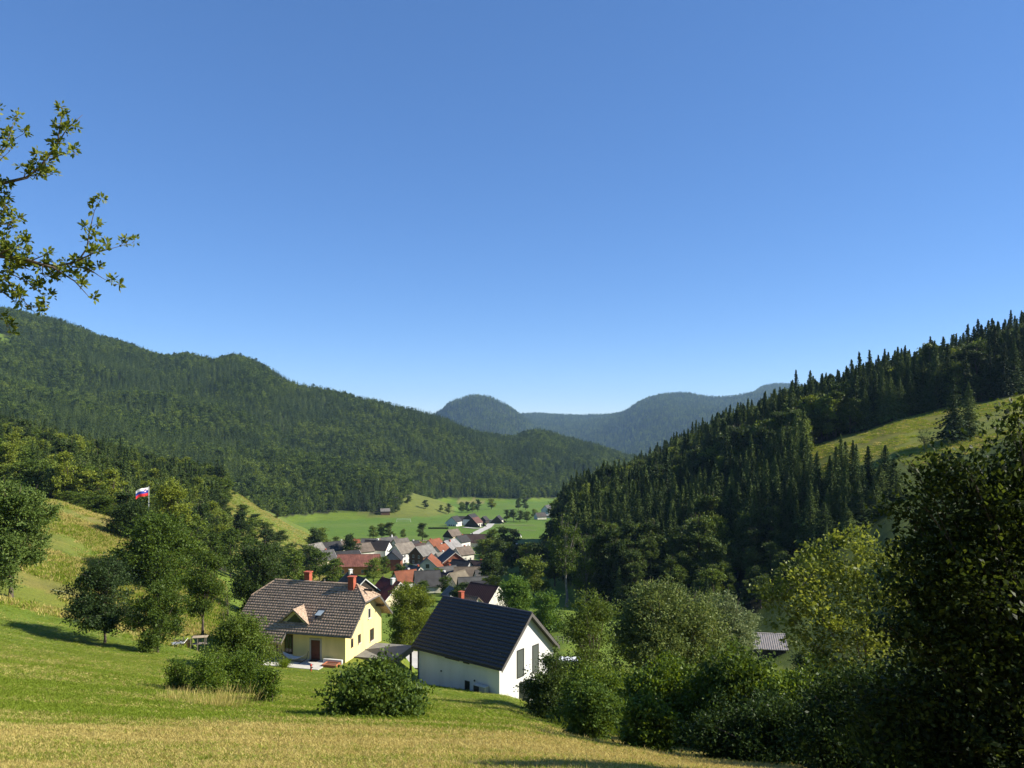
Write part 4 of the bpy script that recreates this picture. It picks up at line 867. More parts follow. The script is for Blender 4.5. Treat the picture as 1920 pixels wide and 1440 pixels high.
LANE = plain('pale_gravel', (.42,.40,.36), .9, .12, .4, .1, 3); TRACK = plain('mown_track', (.22,.22,.09), .9, .2, .4, .1, 3)
def pd(px, d): return ((px-960)/F_PX*d, d)
strip('lane', [pd(876, 470), pd(884, 500), pd(900, 550), pd(914, 590), pd(921, 640)], 6, LANE)
strip('farmyard', [pd(870, 592), pd(890, 580), pd(905, 578)], 5, LANE)
strip('track', [pd(925, 622), pd(960, 622), pd(1003, 618)], 3.5, TRACK)
strip('track', [pd(905, 565), pd(950, 562), pd(1005, 556)], 3.0, TRACK)
strip('track', [pd(795, 430), pd(830, 432), pd(845, 440)], 4, LANE)
strip('path', [pd(95, 90), pd(130, 90.5), pd(160, 91)], .5, TRACK, .03)
strip('path', [pd(770, 95), pd(775, 104), pd(780, 114)], 6, LANE, .06)

# ------------------------------------------------------------------ single trees and shrubs
TR = np.random.default_rng(5)
def tree(name, label, px, d, h, w_, mat, n_cl, per, size, z0f=.15, nl=14, spread=None, bark=BARK, cat='tree', group=None, lean=(0, 0), lobes=None, shell=.5, droop=0, base=None, r=None, shrub=False, round_=.5, width=.55, jit=.9, flat=0):
    """one tree with its own trunk, limbs and crown"""
    p = base or on(px, d); o = thing(name, label, cat, p, 0, group)
    lb = lobes_of(w_, h, h*z0f, nl, TR, round_) if lobes is None else [((0, 0, h*.5), (w_*.1, w_*.1, h*.2))] + [(tuple(P(a, b, d + dd) - p), (r_*d/F_PX, r_*d/F_PX*1.1, r_*d/F_PX*.85)) for a, b, r_, dd in lobes]
    lb = [((c[0]+lean[0]*c[2]/h, c[1]+lean[1]*c[2]/h, c[2]), q) for c, q in lb]
    if shrub:
        for k in range(14):                                                    # upright shoots above the mass
            a = TR.uniform(0, 6.28); q = w_*TR.uniform(.05, .44); lb.append(((math.cos(a)*q, math.sin(a)*q, h*TR.uniform(.72, 1.0)*(1.06-.5*(q/w_)**2*2)), (w_*.035, w_*.035, h*TR.uniform(.07, .14))))
        b = MB()
        for k in range(9):
            a = TR.uniform(0, 6.28); c, q = lb[TR.integers(0, len(lb))]; e = Vector(c)
            b.tube([(math.cos(a)*.2, math.sin(a)*.2, -.3), e*.5 + Vector((0, 0, h*.1)), e], [.035, .025, .008], 5)
        obj('stem', b.me('stem', bark, True), o)
    else: obj('trunk', limb_mesh('trunk', bark, h, r or h*.017, lb, TR, h*z0f, lean, lt=.55 if lobes is None else .22), o)
    obj('crown', crown_mesh('crown', mat, lb, n_cl, per, spread or w_*.045, size, TR, width, droop, shell, jit, flat, .24 if shrub else .15), o)
    return o
def top(px, d, py): return float((HOR-py)/F_PX*d - on(px, d).z)       # how tall a thing at (px, d) must be to reach row py

# left: orchard and trees on the slope
tree('linden_tree', 'big dense dark tree standing alone at the slope, cut by the picture edge', 20, 80, top(20, 80, 888), 8, leaf_mat('linden_leaves', (.028,.052,.014), (.055,.092,.022), (.10,.14,.035), .25), 3200, 14, .27, .15, 20, .30, round_=.35)
tree('apple_tree', 'round crowned fruit tree with a broad shadow on the mown slope', 196, 66, top(196, 66, 1047), 7.0, leaf_mat('fruit_leaves', (.020,.036,.012), (.038,.064,.020), (.07,.10,.035), .25), 1800, 13, .19, .24, 16, .22, shell=.6)
tree('apple_tree', 'small upright fruit tree right of the round fruit tree', 296, 64, top(296, 64, 1086), 4.4, BROAD, 1200, 12, .18, .12, 12, .19)
tree('walnut_tree', 'broad bright green tree below the flag', 300, 112, top(300, 112, 968), 13.5, leaf_mat('walnut_leaves', (.035,.062,.010), (.072,.112,.018), (.125,.165,.032), .32), 3400, 13, .36, .04, 26, .46)
tree('poplar_tree', 'tall pointed light green tree rising beside the flag', 325, 150, top(325, 150, 884), 7.5, BROAD_LIGHT, 1200, 11, .38, .1, 14, .4, round_=.8)
tree('pear_tree', 'slender tree with bare leaning trunk right of the broad green tree', 378, 86, top(378, 86, 1028), 5.2, BROAD, 1200, 12, .21, .30, 13, .24, lean=(.5, 0), bark=BARK)
tree('plum_tree', 'thin sparse little tree near the yellow house', 428, 74, top(428, 74, 1100), 2.7, BROAD, 110, 9, .16, .30, 9, .2)
tree('hazel_tree', 'bushy green tree beside the left corner of the yellow house', 452, 60, top(452, 60, 1146), 5.4, BROAD, 2200, 13, .17, .03, 18, .22)
tree('dark_tree', 'round dark tree standing left of the yellow house roof', 484, 128, top(484, 128, 1008), 9, BROAD_DARK, 1800, 12, .36, .05, 18, .4)
tree('elder_tree', 'dark bushy tree standing left below the flag', 245, 138, 7.0, 8, BROAD_DARK, 1000, 11, .36, .02, 12, .4)
tree('ash_tree', 'pale green drooping tree between the yellow house and the black roof', 768, 116, top(768, 116, 1086), 8.6, BROAD_LIGHT, 2400, 13, .27, .03, 20, .34, droop=.7)
tree('maple_tree', 'round light green tree behind the white house ridge', 962, 150, top(962, 150, 1083), 9, leaf_mat('fresh_leaves', (.035,.075,.012), (.07,.13,.022), (.12,.185,.035), .32), 1700, 12, .34, .04, 20, .4)
tree('maple_tree', 'second light green tree right of the white house ridge', 1026, 140, top(1026, 140, 1108), 6.4, leaf_mat('fresh_leaves', (), (), ()), 1100, 12, .32, .03, 14, .34)
tree('birch_tree', 'tall thin trunked tree in front of the dark slope', 1062, 185, top(1062, 185, 965), 8, BROAD, 520, 9, .45, .42, 12, .5, bark=BARK_PALE)
tree('birch_tree', 'shorter leafy tree beside the tall thin trunked one', 1098, 190, top(1098, 190, 1000), 8, BROAD, 560, 9, .45, .2, 12, .5, bark=BARK_PALE)
# valley trees (px, distance, height, width, label)
VT = [(660, 338, 12, 9, 4, 'round dark tree above the pinkish tan roof'), (700, 470, 8.5, 7, 2, 'leftmost of three trees on the green field edge'), (716, 474, 10, 7.5, 0, 'middle tree of three on the green field edge'), (731, 472, 10.5, 8, 1, 'rightmost of three trees on the green field edge'),
      (756, 476, 6.2, 4.5, 0, 'little tree between field trees and the single round one'), (792, 462, 10.6, 8, 1, 'single round tree on the field edge above the village'), (600, 398, 11, 9, 2, 'tree on the dry slope at the left end of the village'), (592, 372, 13, 9, 4, 'dark tree just behind the pale grey steep roof'),
      (630, 410, 6, 5, 2, 'small bush tree on the dry slope above the slate roof'), (922, 392, 11, 10, 0, 'tree right behind the long brown roof'), (943, 398, 12, 10, 2, 'middle tree of the clump beyond the orange hipped roof'), (962, 392, 11, 9, 1, 'rightmost tree of the clump beyond the orange hipped roof'),
      (905, 372, 7, 8, 2, 'low tree under the long brown roof eave'), (912, 320, 11, 10, 0, 'tree at the garden right of the brick brown house'), (930, 300, 12, 10, 4, 'dark tree in the wooded gully right of the village'), (950, 285, 12, 10, 0, 'leafy tree in the middle of the wooded gully'),
      (975, 290, 11, 9, 1, 'tree below the orange hipped roof'), (925, 255, 10, 8, 2, 'tree by the mottled tan roof'), (925, 230, 11, 9, 4, 'dark tree above the round light green tree'), (990, 255, 13, 9, 0, 'tall tree beside the spruces at the gully'),
      (1010, 235, 14, 9, 1, 'dark leafy tree at the spruce edge of the gully'), (1040, 240, 16, 9, 0, 'tall leafy tree under the orange roof corner'), (1000, 200, 12, 9, 2, 'tree low in the gully behind the light green trees'), (1085, 215, 15, 9, 4, 'dark leafy tree against the shaded slope foot'),
      (718, 268, 7.5, 6.5, 0, 'tree in front of the salmon roof right end'), (700, 250, 8, 7, 2, 'bushy tree below the salmon roof'), (752, 255, 6, 6, 4, 'dark garden tree below the blue-grey gable'), (772, 268, 5, 5, 0, 'garden tree beside the low blue-grey shed'),
      (600, 250, 11, 9, 2, 'sunlit tree below the cream walled house'), (625, 230, 9, 9, 0, 'tree behind the first red chimney'), (580, 255, 12, 8, 1, 'dark tree at the left foot of the village'), (552, 215, 12, 9, 0, 'leafy tree left of the village trees'),
      (520, 285, 9, 9, 4, 'dark tree on the bank above the round dark tree'), (498, 292, 10.5, 9, 1, 'bank tree below the dry grassy spur'), (470, 290, 11, 9, 0, 'tree in the thicket right of the flag'), (445, 280, 12, 9, 4, 'dark tree in the thicket right of the flag'), (418, 262, 12, 9, 0, 'bright tree in the thicket right of the flag'),
      (540, 250, 11, 9, 0, 'leafy tree at the lower end of the dry spur'), (455, 335, 6, 7, 0, 'round bush high on the dry grassy spur'), (478, 330, 7, 8, 1, 'dark bush in the middle of the dry grassy spur'), (500, 335, 6, 7, 2, 'small leafy tree in the middle of the dry grassy spur'), (525, 330, 7, 8, 4, 'dark bush on the lower dry grassy spur'), (545, 320, 6, 7, 0, 'bush at the tail of the dry grassy spur'), (566, 310, 7, 8, 1, 'dark tree at the tail of the dry grassy spur'), (520, 420, 5, 5, 1, 'small dark tree standing on the crest of the dry grassy spur'), (508, 232, 13, 10, 1, 'big dark tree in the hollow left of the village'), (470, 225, 14, 10, 0, 'bright leafy tree in the hollow left of the village'), (432, 215, 14, 10, 2, 'spreading tree in the hollow right of the slender leaning tree'), (392, 180, 10, 8, 2, 'tree behind the slender leaning tree'), (358, 175, 12, 9, 0, 'leafy tree behind the broad green tree'), (535, 260, 8, 7, 1, 'small dark tree on the lower dry spur'),
      (262, 165, 9, 8, 4, 'dark tree left behind the flagpole'), (232, 170, 8, 8, 1, 'low dark tree on the knoll edge'), (160, 172, 5, 7, 2, 'hedge tree on the skyline of the dry knoll'), (128, 178, 4, 6, 0, 'small hedge bush on the skyline of the dry knoll'), (190, 165, 5, 8, 0, 'bright round bush on the knoll skyline'),
      (765, 790, 8, 9, 1, 'dark bush tree beside the little hut'), (798, 788, 9, 8, 1, 'single dark tree on the green field under the grassy nose'), (827, 800, 7, 5, 2, 'thin small tree in the field beyond the farm'), (841, 795, 11, 8, 1, 'dark tree in the field just left of the tree row'),
      (866, 830, 12, 9, 0, 'first tree of the row behind the farm'), (876, 832, 12, 8, 1, 'second tree of the row behind the farm'), (886, 838, 12, 8, 0, 'third tree of the row behind the farm'), (896, 845, 14, 9, 1, 'last and tallest tree of the row behind the farm'), (921, 900, 13, 12, 3, 'pale green tree at the far edge of the fields'),
      (950, 690, 10, 8, 1, 'left tree of the dark hedge before the hamlet'), (963, 680, 11, 9, 4, 'second tree of the dark hedge before the hamlet'), (975, 672, 10, 9, 1, 'third tree of the dark hedge before the hamlet'), (988, 665, 10, 9, 0, 'last tree of the dark hedge before the hamlet'), (1002, 735, 9, 8, 0, 'tree at the hamlet roofs'), (1035, 700, 12, 9, 4, 'dark tree right of the hamlet roofs'),
      (1040, 760, 12, 9, 0, 'leafy tree above the hamlet by the wood'), (985, 880, 13, 10, 1, 'dark tree behind the hamlet field'), (972, 890, 14, 10, 0, 'tree at the left end of the hamlet field'), (1000, 330, 7, 6, 1, 'dark narrow tree beside the orange hipped roof'), (1335, 165, 9, 8, 0, 'leafy tree at the foot of the dark slope above the willows')]
VT += [(838, 300, 5, 5, 0, 'little garden tree before the brown boarded gable'), (822, 248, 5, 5, 2, 'bush tree before the old white gable house'), (835, 215, 5, 5, 0, 'shrub tree by the plain dark grey roof'), (868, 185, 6, 6, 4, 'dark shrub tree behind the black roof'), (925, 185, 8, 7, 0, 'leafy tree right of the ribbed brown-red roof'), (790, 190, 6, 6, 0, 'shrub tree just above the pale drooping tree')]
for px, d, h, w_, k, lb in VT:
    b = BRD[k]; H0 = (16, 18, 14, 17, 15)[k]; W0 = (9.5, 9, 10, 8, 9)[k]
    copy_tree('valley_tree', b, on(px, d), (w_/W0, w_/W0, h/H0), random.uniform(0, 6.28), lb, 'tree', 'trees of the valley floor')
# hillside meadow on the right
sp = copy_tree('spruce_tree', SPR[2], on(1788, 206), (1.05, 1.05, top(1788, 206, 712)/19.7), 1.0, 'dark double topped spruce alone in the hillside meadow', 'tree'); copy_tree('spruce_tree', SPR[0], on(1816, 208), (1.0, 1.0, top(1816, 208, 716)/21), 2.0, 'spruce leaning close to the double topped meadow spruce', 'tree')
tree('bare_tree', 'small nearly bare tree in the sunny hillside meadow', 1733, 205, 6.4, 4.4, BROAD_DARK, 60, 6, .3, .35, 12, .3)
for q, (px, d, tp) in enumerate(((1585, 190, 822), (1628, 188, 838), (1660, 186, 825), (1676, 182, 856), (1556, 188, 850), (1640, 176, 900), (1604, 182, 868), (1570, 178, 905), (1615, 172, 930), (1650, 180, 872), (1536, 184, 868), (1590, 168, 950), (1684, 178, 905), (1662, 172, 935), (1545, 172, 930), (1520, 176, 900))):
    copy_tree('spruce_tree', SPR[q % 4], on(px, d), (1.0, 1.0, top(px, d, tp)/22), q*1.3, ('tall spruce in the group standing free below the hillside meadow'), 'tree', 'free standing spruces below the hillside meadow')
# right foreground thicket
tree('old_pear_tree', 'old open crowned tree with dark crooked limbs right of the white house', 1112, 56, top(1112, 56, 1108), 6.0, leaf_mat('pear_leaves', (.035,.058,.012), (.07,.105,.02), (.12,.16,.035), .32), 1500, 13, .16, .24, 18, .22, r=.17, round_=.7)
tree('willow_tree', 'large round grey-green willow in the middle of the thicket', 1248, 60, top(1248, 60, 1088), 10.4, WILLOW, 6000, 13, .21, .04, 34, .26, shell=.36, jit=.8, width=.5)
tree('willow_tree', 'paler silvery willow right behind the large round one', 1352, 66, top(1352, 66, 1100), 7.4, leaf_mat('silver_leaves', (.05,.08,.035), (.10,.135,.06), (.18,.21,.11), .28), 3400, 13, .21, .05, 24, .24, shell=.38, width=.5)
def shrub(label, px, d, h, w_, mat, n_cl, per, size, nm='shrub', **k): return tree(nm, label, px, d, h, w_, mat, n_cl, per, size, .02, k.pop('nl', 12), cat='shrub', shrub=True, **k)
shrub('round dark green hazel bush standing alone on the meadow', 706, 31, 2.1, 4.3, leaf_mat('bush_leaves', (.028,.052,.010), (.058,.095,.017), (.11,.15,.03), .34), 1500, 13, .14, 'hazel_bush', nl=26, spread=.16, width=.7, flat=1)
shrub('leafy clump of rough bushes on the slope, low part with dry grass', 392, 40, 1.9, 2.6, HAZEL, 800, 12, .11, spread=.18)
shrub('taller leafy bush at the right of the rough clump', 458, 42, 2.3, 2.5, HAZEL, 1000, 12, .11, spread=.18)
shrub('slim upright bush at the right end of the rough clump', 503, 38, 1.75, 1.2, HAZEL, 420, 12, .11, spread=.14)
shrub('small dark bush at the left end of the rough clump', 335, 41, 1.5, 1.4, HAZEL, 380, 12, .11, spread=.16)
shrub('dark bush against the gable of the white house', 1035, 50, top(1035, 50, 1225), 3.6, BROAD_DARK, 2600, 12, .15, 'hazel_bush', nl=22, spread=.2)
shrub('light green elder bush at the meadow edge', 1112, 31, top(1112, 31, 1280), 2.3, leaf_mat('elder_leaves', (.045,.08,.016), (.085,.135,.026), (.14,.19,.04), .35), 1300, 12, .125, 'elder_bush', nl=20, spread=.15, flat=1)
shrub('bright green low bush next to the elder at the meadow edge', 1218, 27, top(1218, 27, 1310), 2.0, HAZEL, 1200, 12, .125, 'elder_bush', nl=20, spread=.14, flat=1, width=.7)
shrub('wide hazel thicket left part with arching shoots', 1255, 37, top(1255, 37, 1245), 4.6, HAZEL, 2600, 12, .165, 'hazel_bush', width=.7, flat=1.2, nl=30, spread=.22, jit=.7)
shrub('wide hazel thicket middle part, tallest and densest', 1385, 34, top(1385, 34, 1228), 4.8, leaf_mat('thicket_leaves', (.026,.048,.009), (.058,.095,.016), (.115,.160,.028), .38), 2900, 12, .165, 'hazel_bush', width=.7, flat=1.2, nl=30, spread=.22, jit=.7)
shrub('wide hazel thicket right part under the bright tree', 1525, 31, top(1525, 31, 1262), 4.4, HAZEL, 2600, 12, .155, 'hazel_bush', width=.7, flat=1.2, nl=30, spread=.2, jit=.7)
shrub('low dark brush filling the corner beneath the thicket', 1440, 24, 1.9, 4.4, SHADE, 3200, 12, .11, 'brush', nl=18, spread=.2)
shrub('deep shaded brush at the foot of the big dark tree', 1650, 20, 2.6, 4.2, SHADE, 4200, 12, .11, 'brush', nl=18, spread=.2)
shrub('dark hazel bush behind the elder bush', 1120, 44, top(1120, 44, 1262), 4.6, HAZEL, 3200, 12, .14, 'hazel_bush', nl=22, spread=.22)
shrub('tall bramble bush under the old pear tree', 1075, 58, top(1075, 58, 1240), 4.6, BROAD_DARK, 2400, 12, .16, 'bramble_bush', nl=20, spread=.24)
shrub('dense leafy bush below the large round willow', 1190, 48, top(1190, 48, 1268), 5.0, BROAD, 3000, 12, .15, 'hazel_bush', nl=22, spread=.24)
shrub('sunlit bush on the bank below the wooden shed', 1560, 60, top(1560, 60, 1248), 5, HAZEL, 1600, 12, .16, 'hazel_bush', spread=.26)
shrub('dusky shrub beside the wooden shed', 1510, 112, 2.6, 4.5, BROAD_DARK, 700, 11, .25, 'hazel_bush', spread=.3)
# the bright maple and the big dark tree at the right edge
ML = [(1440, 1108, 18, 0), (1462, 1120, 34, .3), (1500, 1085, 44, -.4), (1548, 1052, 48, .5), (1600, 1030, 42, 0), (1648, 1040, 40, .6), (1692, 1062, 40, -.2), (1480, 1165, 42, .2), (1532, 1130, 58, -.5), (1590, 1110, 60, .4), (1655, 1120, 52, 0), (1540, 1205, 55, .6), (1605, 1190, 60, -.4), (1660, 1205, 55, .3), (1590, 1262, 55, 0), (1640, 1290, 55, .4), (1555, 1262, 35, -.3), (1700, 1130, 45, .2), (1575, 1010, 22, .3), (1710, 1030, 22, 0)]
tree('maple_tree', 'bright sunlit young maple with arching boughs', 1625, 27, top(1625, 27, 1010), 5.0, MAPLE, 1250, 11, .14, spread=.17, r=.10, lobes=ML, jit=.5, flat=1.6, width=.65)
BL = [(1908, 785, 40, 0), (1930, 840, 50, .4), (1880, 868, 30, .4), (1815, 872, 26, -.3), (1765, 868, 20, .2), (1920, 900, 62, .6), (1850, 925, 58, 0), (1785, 925, 44, .4), (1735, 948, 26, -.2), (1900, 985, 85, .5), (1815, 1005, 72, .2), (1745, 1015, 42, .5), (1885, 1085, 105, .6), (1795, 1095, 80, 0), (1730, 1110, 48, .4),
      (1900, 1200, 120, .5), (1800, 1200, 95, .3), (1725, 1200, 58, .1), (1880, 1310, 120, .2), (1780, 1310, 100, .5), (1700, 1300, 65, .3), (1840, 1410, 110, 0), (1740, 1400, 95, .4), (1660, 1390, 65, .1), (1990, 850, 70, .2), (2010, 1000, 120, .4), (2020, 1180, 140, .2), (2010, 1350, 140, .2), (1940, 1420, 110, .1), (1650, 1320, 40, .5), (1702, 866, 20, .2), (1745, 902, 34, .1), (1692, 958, 26, .4), (1700, 1040, 34, .2), (1675, 1100, 34, .4), (1672, 1180, 40, .1)]
tree('beech_tree', 'huge dark tree filling the right edge of the picture', 1960, 14.0, top(1960, 14.0, 800), 4.8, leaf_mat('beech_leaves', (.014,.024,.006), (.026,.042,.009), (.055,.078,.016), .45, .5, .35, .1), 6000, 11, .106, spread=.185, r=.16, lobes=BL, jit=.45, shell=.5, flat=2.0, width=.62)

# ------------------------------------------------------------------ fruit tree whose boughs reach in at the left edge
def near_apple():
    AR = np.random.default_rng(11); D0 = 6.2
    base = on(-330, 6.4); o = thing('apple_tree', 'fruit tree boughs with small leaves reaching in at the left edge', 'tree', base)
    q = lambda px, py, dd=0: P(px, py, D0+dd) - base
    trunk = [Vector((0, 0, -.4)), Vector((.05, 0, 1.0)), q(-330, 700), q(-320, 520), q(-300, 300, .2), q(-290, 120, .3)]
    tb = MB().tube(trunk, [.17, .14, .12, .10, .06, .02], 10)
    limbs = [([(-320, 520), (-160, 478), (0, 480), (50, 487), (100, 502), (140, 527), (170, 560)], .035, 0),
             ([(100, 500), (145, 491), (163, 466), (167, 438), (177, 395), (187, 378)], .014, .05), ([(145, 489), (172, 476), (205, 467), (250, 455)], .010, -.05),
             ([(135, 500), (165, 503), (190, 520), (212, 533)], .010, .08), ([(80, 496), (80, 515), (95, 530)], .007, -.04), ([(75, 496), (115, 520), (112, 530)], .007, .1),
             ([(-310, 430), (-120, 370), (0, 345), (50, 333), (75, 313), (108, 270), (125, 242), (155, 215)], .026, .15), ([(108, 268), (113, 232), (123, 198)], .009, .18),
             ([(92, 300), (118, 288), (147, 291)], .008, .1), ([(68, 320), (70, 305), (82, 292)], .006, .1), ([(58, 330), (80, 330), (92, 330)], .006, .2), ([(45, 333), (47, 322), (50, 315)], .006, .15),
             ([(-200, 480), (-60, 500), (5, 512), (25, 545), (55, 575), (92, 580)], .016, -.1), ([(10, 508), (45, 525), (70, 545), (87, 560)], .008, .05),
             ([(-200, 500), (-50, 540), (5, 548), (45, 578), (70, 585)], .012, .1), ([(-150, 380), (-20, 310), (10, 270), (30, 222)], .016, .0), ([(0, 290), (25, 262), (45, 250)], .008, .1),
             ([(-120, 460), (-20, 430), (20, 415), (48, 405)], .013, .1), ([(-60, 440), (0, 400), (20, 380)], .008, .0), ([(-80, 600), (-20, 590), (8, 600), (20, 630)], .010, .0), ([(0, 475), (35, 460), (48, 450)], .008, -.1), ([(-100, 280), (-30, 230), (0, 205)], .01, .1), ([(-60, 470), (-10, 452), (30, 440)], .009, .2), ([(-40, 330), (0, 300), (22, 280)], .009, -.1), ([(-60, 420), (-5, 415), (35, 430)], .009, .05), ([(0, 482), (20, 470), (60, 462)], .008, .15), ([(20, 485), (40, 500), (62, 508)], .007, .1), ([(60, 488), (85, 478), (110, 472)], .008, -.1), ([(-30, 400), (10, 365), (15, 350)], .008, .1)]
    twig, lc, lt = [], [], []
    for pl, r, dd in limbs:
        pts = [q(a, b, dd + .05*AR.normal()*(i > 0)) for i, (a, b) in enumerate(pl)]
        tb.tube(pts, [.72*r*(1-.93*i/(len(pts)-1)) for i in range(len(pts))], 6)
        for a, b in zip(pts[:-1], pts[1:]):
            n = max(2, int((b-a).length/.045))
            for k in range(n):
                c = a.lerp(b, min(1, AR.random()*1.12))
                if (c+base).x/(c+base).y*F_PX+960 < -60 and AR.random() < .6: continue
                if AR.random() < .15: continue
                t = Vector(AR.normal(size=3)); t.z = abs(t.z)*.7+.2; t.normalize(); e = c + t*AR.uniform(.02, .07)
                tb.tube([c, e], [.003, .0015], 3, False)
                for _ in range(AR.integers(14, 24)):
                    w_ = Vector(AR.normal(size=3)) + t*.9; w_.normalize(); lc.append(e + w_*AR.uniform(.015, .055)); lt.append(w_)
    obj('trunk', tb.me('trunk', plain('grey_bark', (.11,.085,.065), .9, .4, 12, .5, 40), True), o)
    v, f = leaves(np.array([tuple(c) for c in lc]), np.array([tuple(c) for c in lt]), AR.uniform(.028, .054, len(lc)), .55, AR)
    obj('crown', mesh('crown', v, f, [APPLE]), o)
near_apple()

# ------------------------------------------------------------------ flag
def flag():
    p = on(279, 148); ztop = float((HOR-912)/F_PX*148); hp = ztop - p.z
    o = thing('flagpole', 'white flagpole with white, blue and red flag on the knoll', 'flagpole', p)
    obj('pole', MB().tube([(0, 0, -.3), (0, 0, hp)], [.07, .045], 8).me('pole', plain('white_paint', (.8,.8,.8), .4, .03, 2, 0)), o)
    obj('finial', MB().tube([(0, 0, hp), (0, 0, hp+.06), (0, 0, hp+.14)], [.05, .09, .02], 8).me('finial', METAL_DARK), o)
    nx, nz = 26, 15; Lf, Hf = 2.35, 1.55
    def pt(i, k, off=0):
        u = i/nx; vv = k/nz; wv = .16*math.sin(u*7.5+vv*1.5)*(.3+u)
        X_, Y_ = -u*Lf*.95, wv+off
        return (X_*.80 - Y_*.60, X_*.60 + Y_*.80, hp-.1 - vv*Hf - u*u*.75 - .12*math.sin(u*6))
    cols = [plain('flag_white', (.8,.8,.8), .8, .03, 2, 0), plain('flag_blue', (.02,.045,.30), .8, .05, 2, 0), plain('flag_red', (.60,.02,.025), .8, .05, 2, 0)]
    fl = None
    for s in range(3):
        k0, k1 = s*5, s*5+5; v = [pt(i, k) for i in range(nx+1) for k in range(k0, k1+1)]; m = k1-k0+1
        f = [(i*m+k, (i+1)*m+k, (i+1)*m+k+1, i*m+k+1) for i in range(nx) for k in range(m-1)]
        b = obj('flag_band', mesh('flag_band', v, f, [cols[s]], True), o)
        if s == 0: fl = b
    # small shield: blue field, white three-peaked hill, red edge
    def patch(poly, mat, off, name):
        v = []
        for y_ in (off, -off): v += [pt(a, b, y_) for a, b in poly]
        k = len(poly); obj(name, mesh(name, v, [tuple(range(k)), tuple(range(2*k-1, k-1, -1))], [mat]), fl)
    patch([(5, 2.5), (10, 2.5), (10, 6), (7.5, 8.2), (5, 6)], cols[2], .02, 'shield_edge'); patch([(5.5, 2.9), (9.5, 2.9), (9.5, 5.9), (7.5, 7.6), (5.5, 5.9)], cols[1], .03, 'shield_field')
    patch([(5.8, 6), (6.6, 4.8), (7, 5.2), (7.5, 4.0), (8, 5.2), (8.4, 4.8), (9.2, 6), (7.5, 7.3)], cols[0], .04, 'shield_hill')
flag()

# ------------------------------------------------------------------ small things round the houses
def woodpile():
    c = hit(355, 1216, 40, 120); o = thing('wooden_rack', 'low wooden rack with planks on the lawn behind the shrubs', 'rack', c, rad(12))
    for i in range(5): obj('board', MB().box(-1.6, .2, -.04+i*.0, .0, .12+i*.17, .27+i*.17).me('board', WOOD), o)
    for x in (-1.55, -.7, .12, .8, 1.5): obj('post', MB().box(x-.04, x+.04, -.08, -.041, -.3, 1.05).me('post', WOOD_GREY), o); obj('post', MB().box(x-.04, x+.04, .7, .78, -.3, 1.05).me('post', WOOD_GREY), o)
    for i in range(7): obj('plank', MB().box(.25, 1.75, -.1+i*.13, .02+i*.13, 1.055, 1.09).me('plank', plain('pale_wood', (.38,.30,.20), .8, .2, 3, .2)), o)
    obj('shelf', MB().box(.25, 1.7, .0, .7, .35, .39).me('shelf', WOOD_GREY), o)
    t = hit(333, 1214, 40, 120); b = thing('hand_cart', 'small pale metal cart at the left end of the wooden rack', 'cart', t, rad(30))
    mt = plain('pale_steel', (.5,.5,.48), .4, .1, 3, 0, metal=.5)
    for y in (-.35, .35):
        ring = [(math.cos(a)*.3, y, .3+math.sin(a)*.3) for a in np.linspace(0, 2*math.pi, 17)]; obj('wheel', MB().tube(ring, .025, 5, False).me('wheel', METAL_DARK), b)
    obj('frame', MB().tube([(-.5, -.3, .4), (.5, -.3, .4), (.9, 0, .75)], .025, 5).tube([(-.5, .3, .4), (.5, .3, .4), (.9, 0, .75)], .025, 5).tube([(-.5, -.3, .4), (-.5, .3, .4)], .025, 5).me('frame', mt), b)
    obj('tray', MB().box(-.5, .5, -.3, .3, .43, .47).me('tray', mt), b)
woodpile()
def fence():
    o = thing('wire_fence', 'thin pale post and wire fence beyond the white house', 'fence', on(1045, 124))
    a, b = on(1018, 126), on(1085, 122)
    for i in range(8):
        p = a.lerp(b, i/7); z = float(gz(p.x, p.y)); q = Vector((p.x, p.y, z)) - o.location
        obj('post', MB().tube([q - Vector((0,0,.3)), q + Vector((0, 0, 1.15))], .05, 6).me('post', WOOD_GREY), o)
    for h in (.4, .75, 1.1):
        pts = []
        for i in range(15):
            p = a.lerp(b, i/14); pts.append(Vector((p.x, p.y, float(gz(p.x, p.y))+h)) - o.location)
        obj('wire', MB().tube(pts, .018, 4).me('wire', CONCRETE), o)
    c = on(1068, 106); t = thing('frame_pool', 'long white covered frame pool on the lawn behind the white house', 'pool', c, rad(-3))
    obj('cover', MB().box(-1.5, 1.5, -.9, .9, .78, .86).me('cover', plain('white_sheet', (.78,.79,.8), .4, .03, 2, .05)), t)
    obj('side', MB().box(-1.45, 1.45, -.85, .85, 0, .775).me('side', GREYW), t)
    for x in (-1.4, -.7, 0, .7, 1.4): obj('leg', MB().box(x-.03, x+.03, -.93, -.9, -.2, .85).me('leg', METAL_DARK), t)
fence()
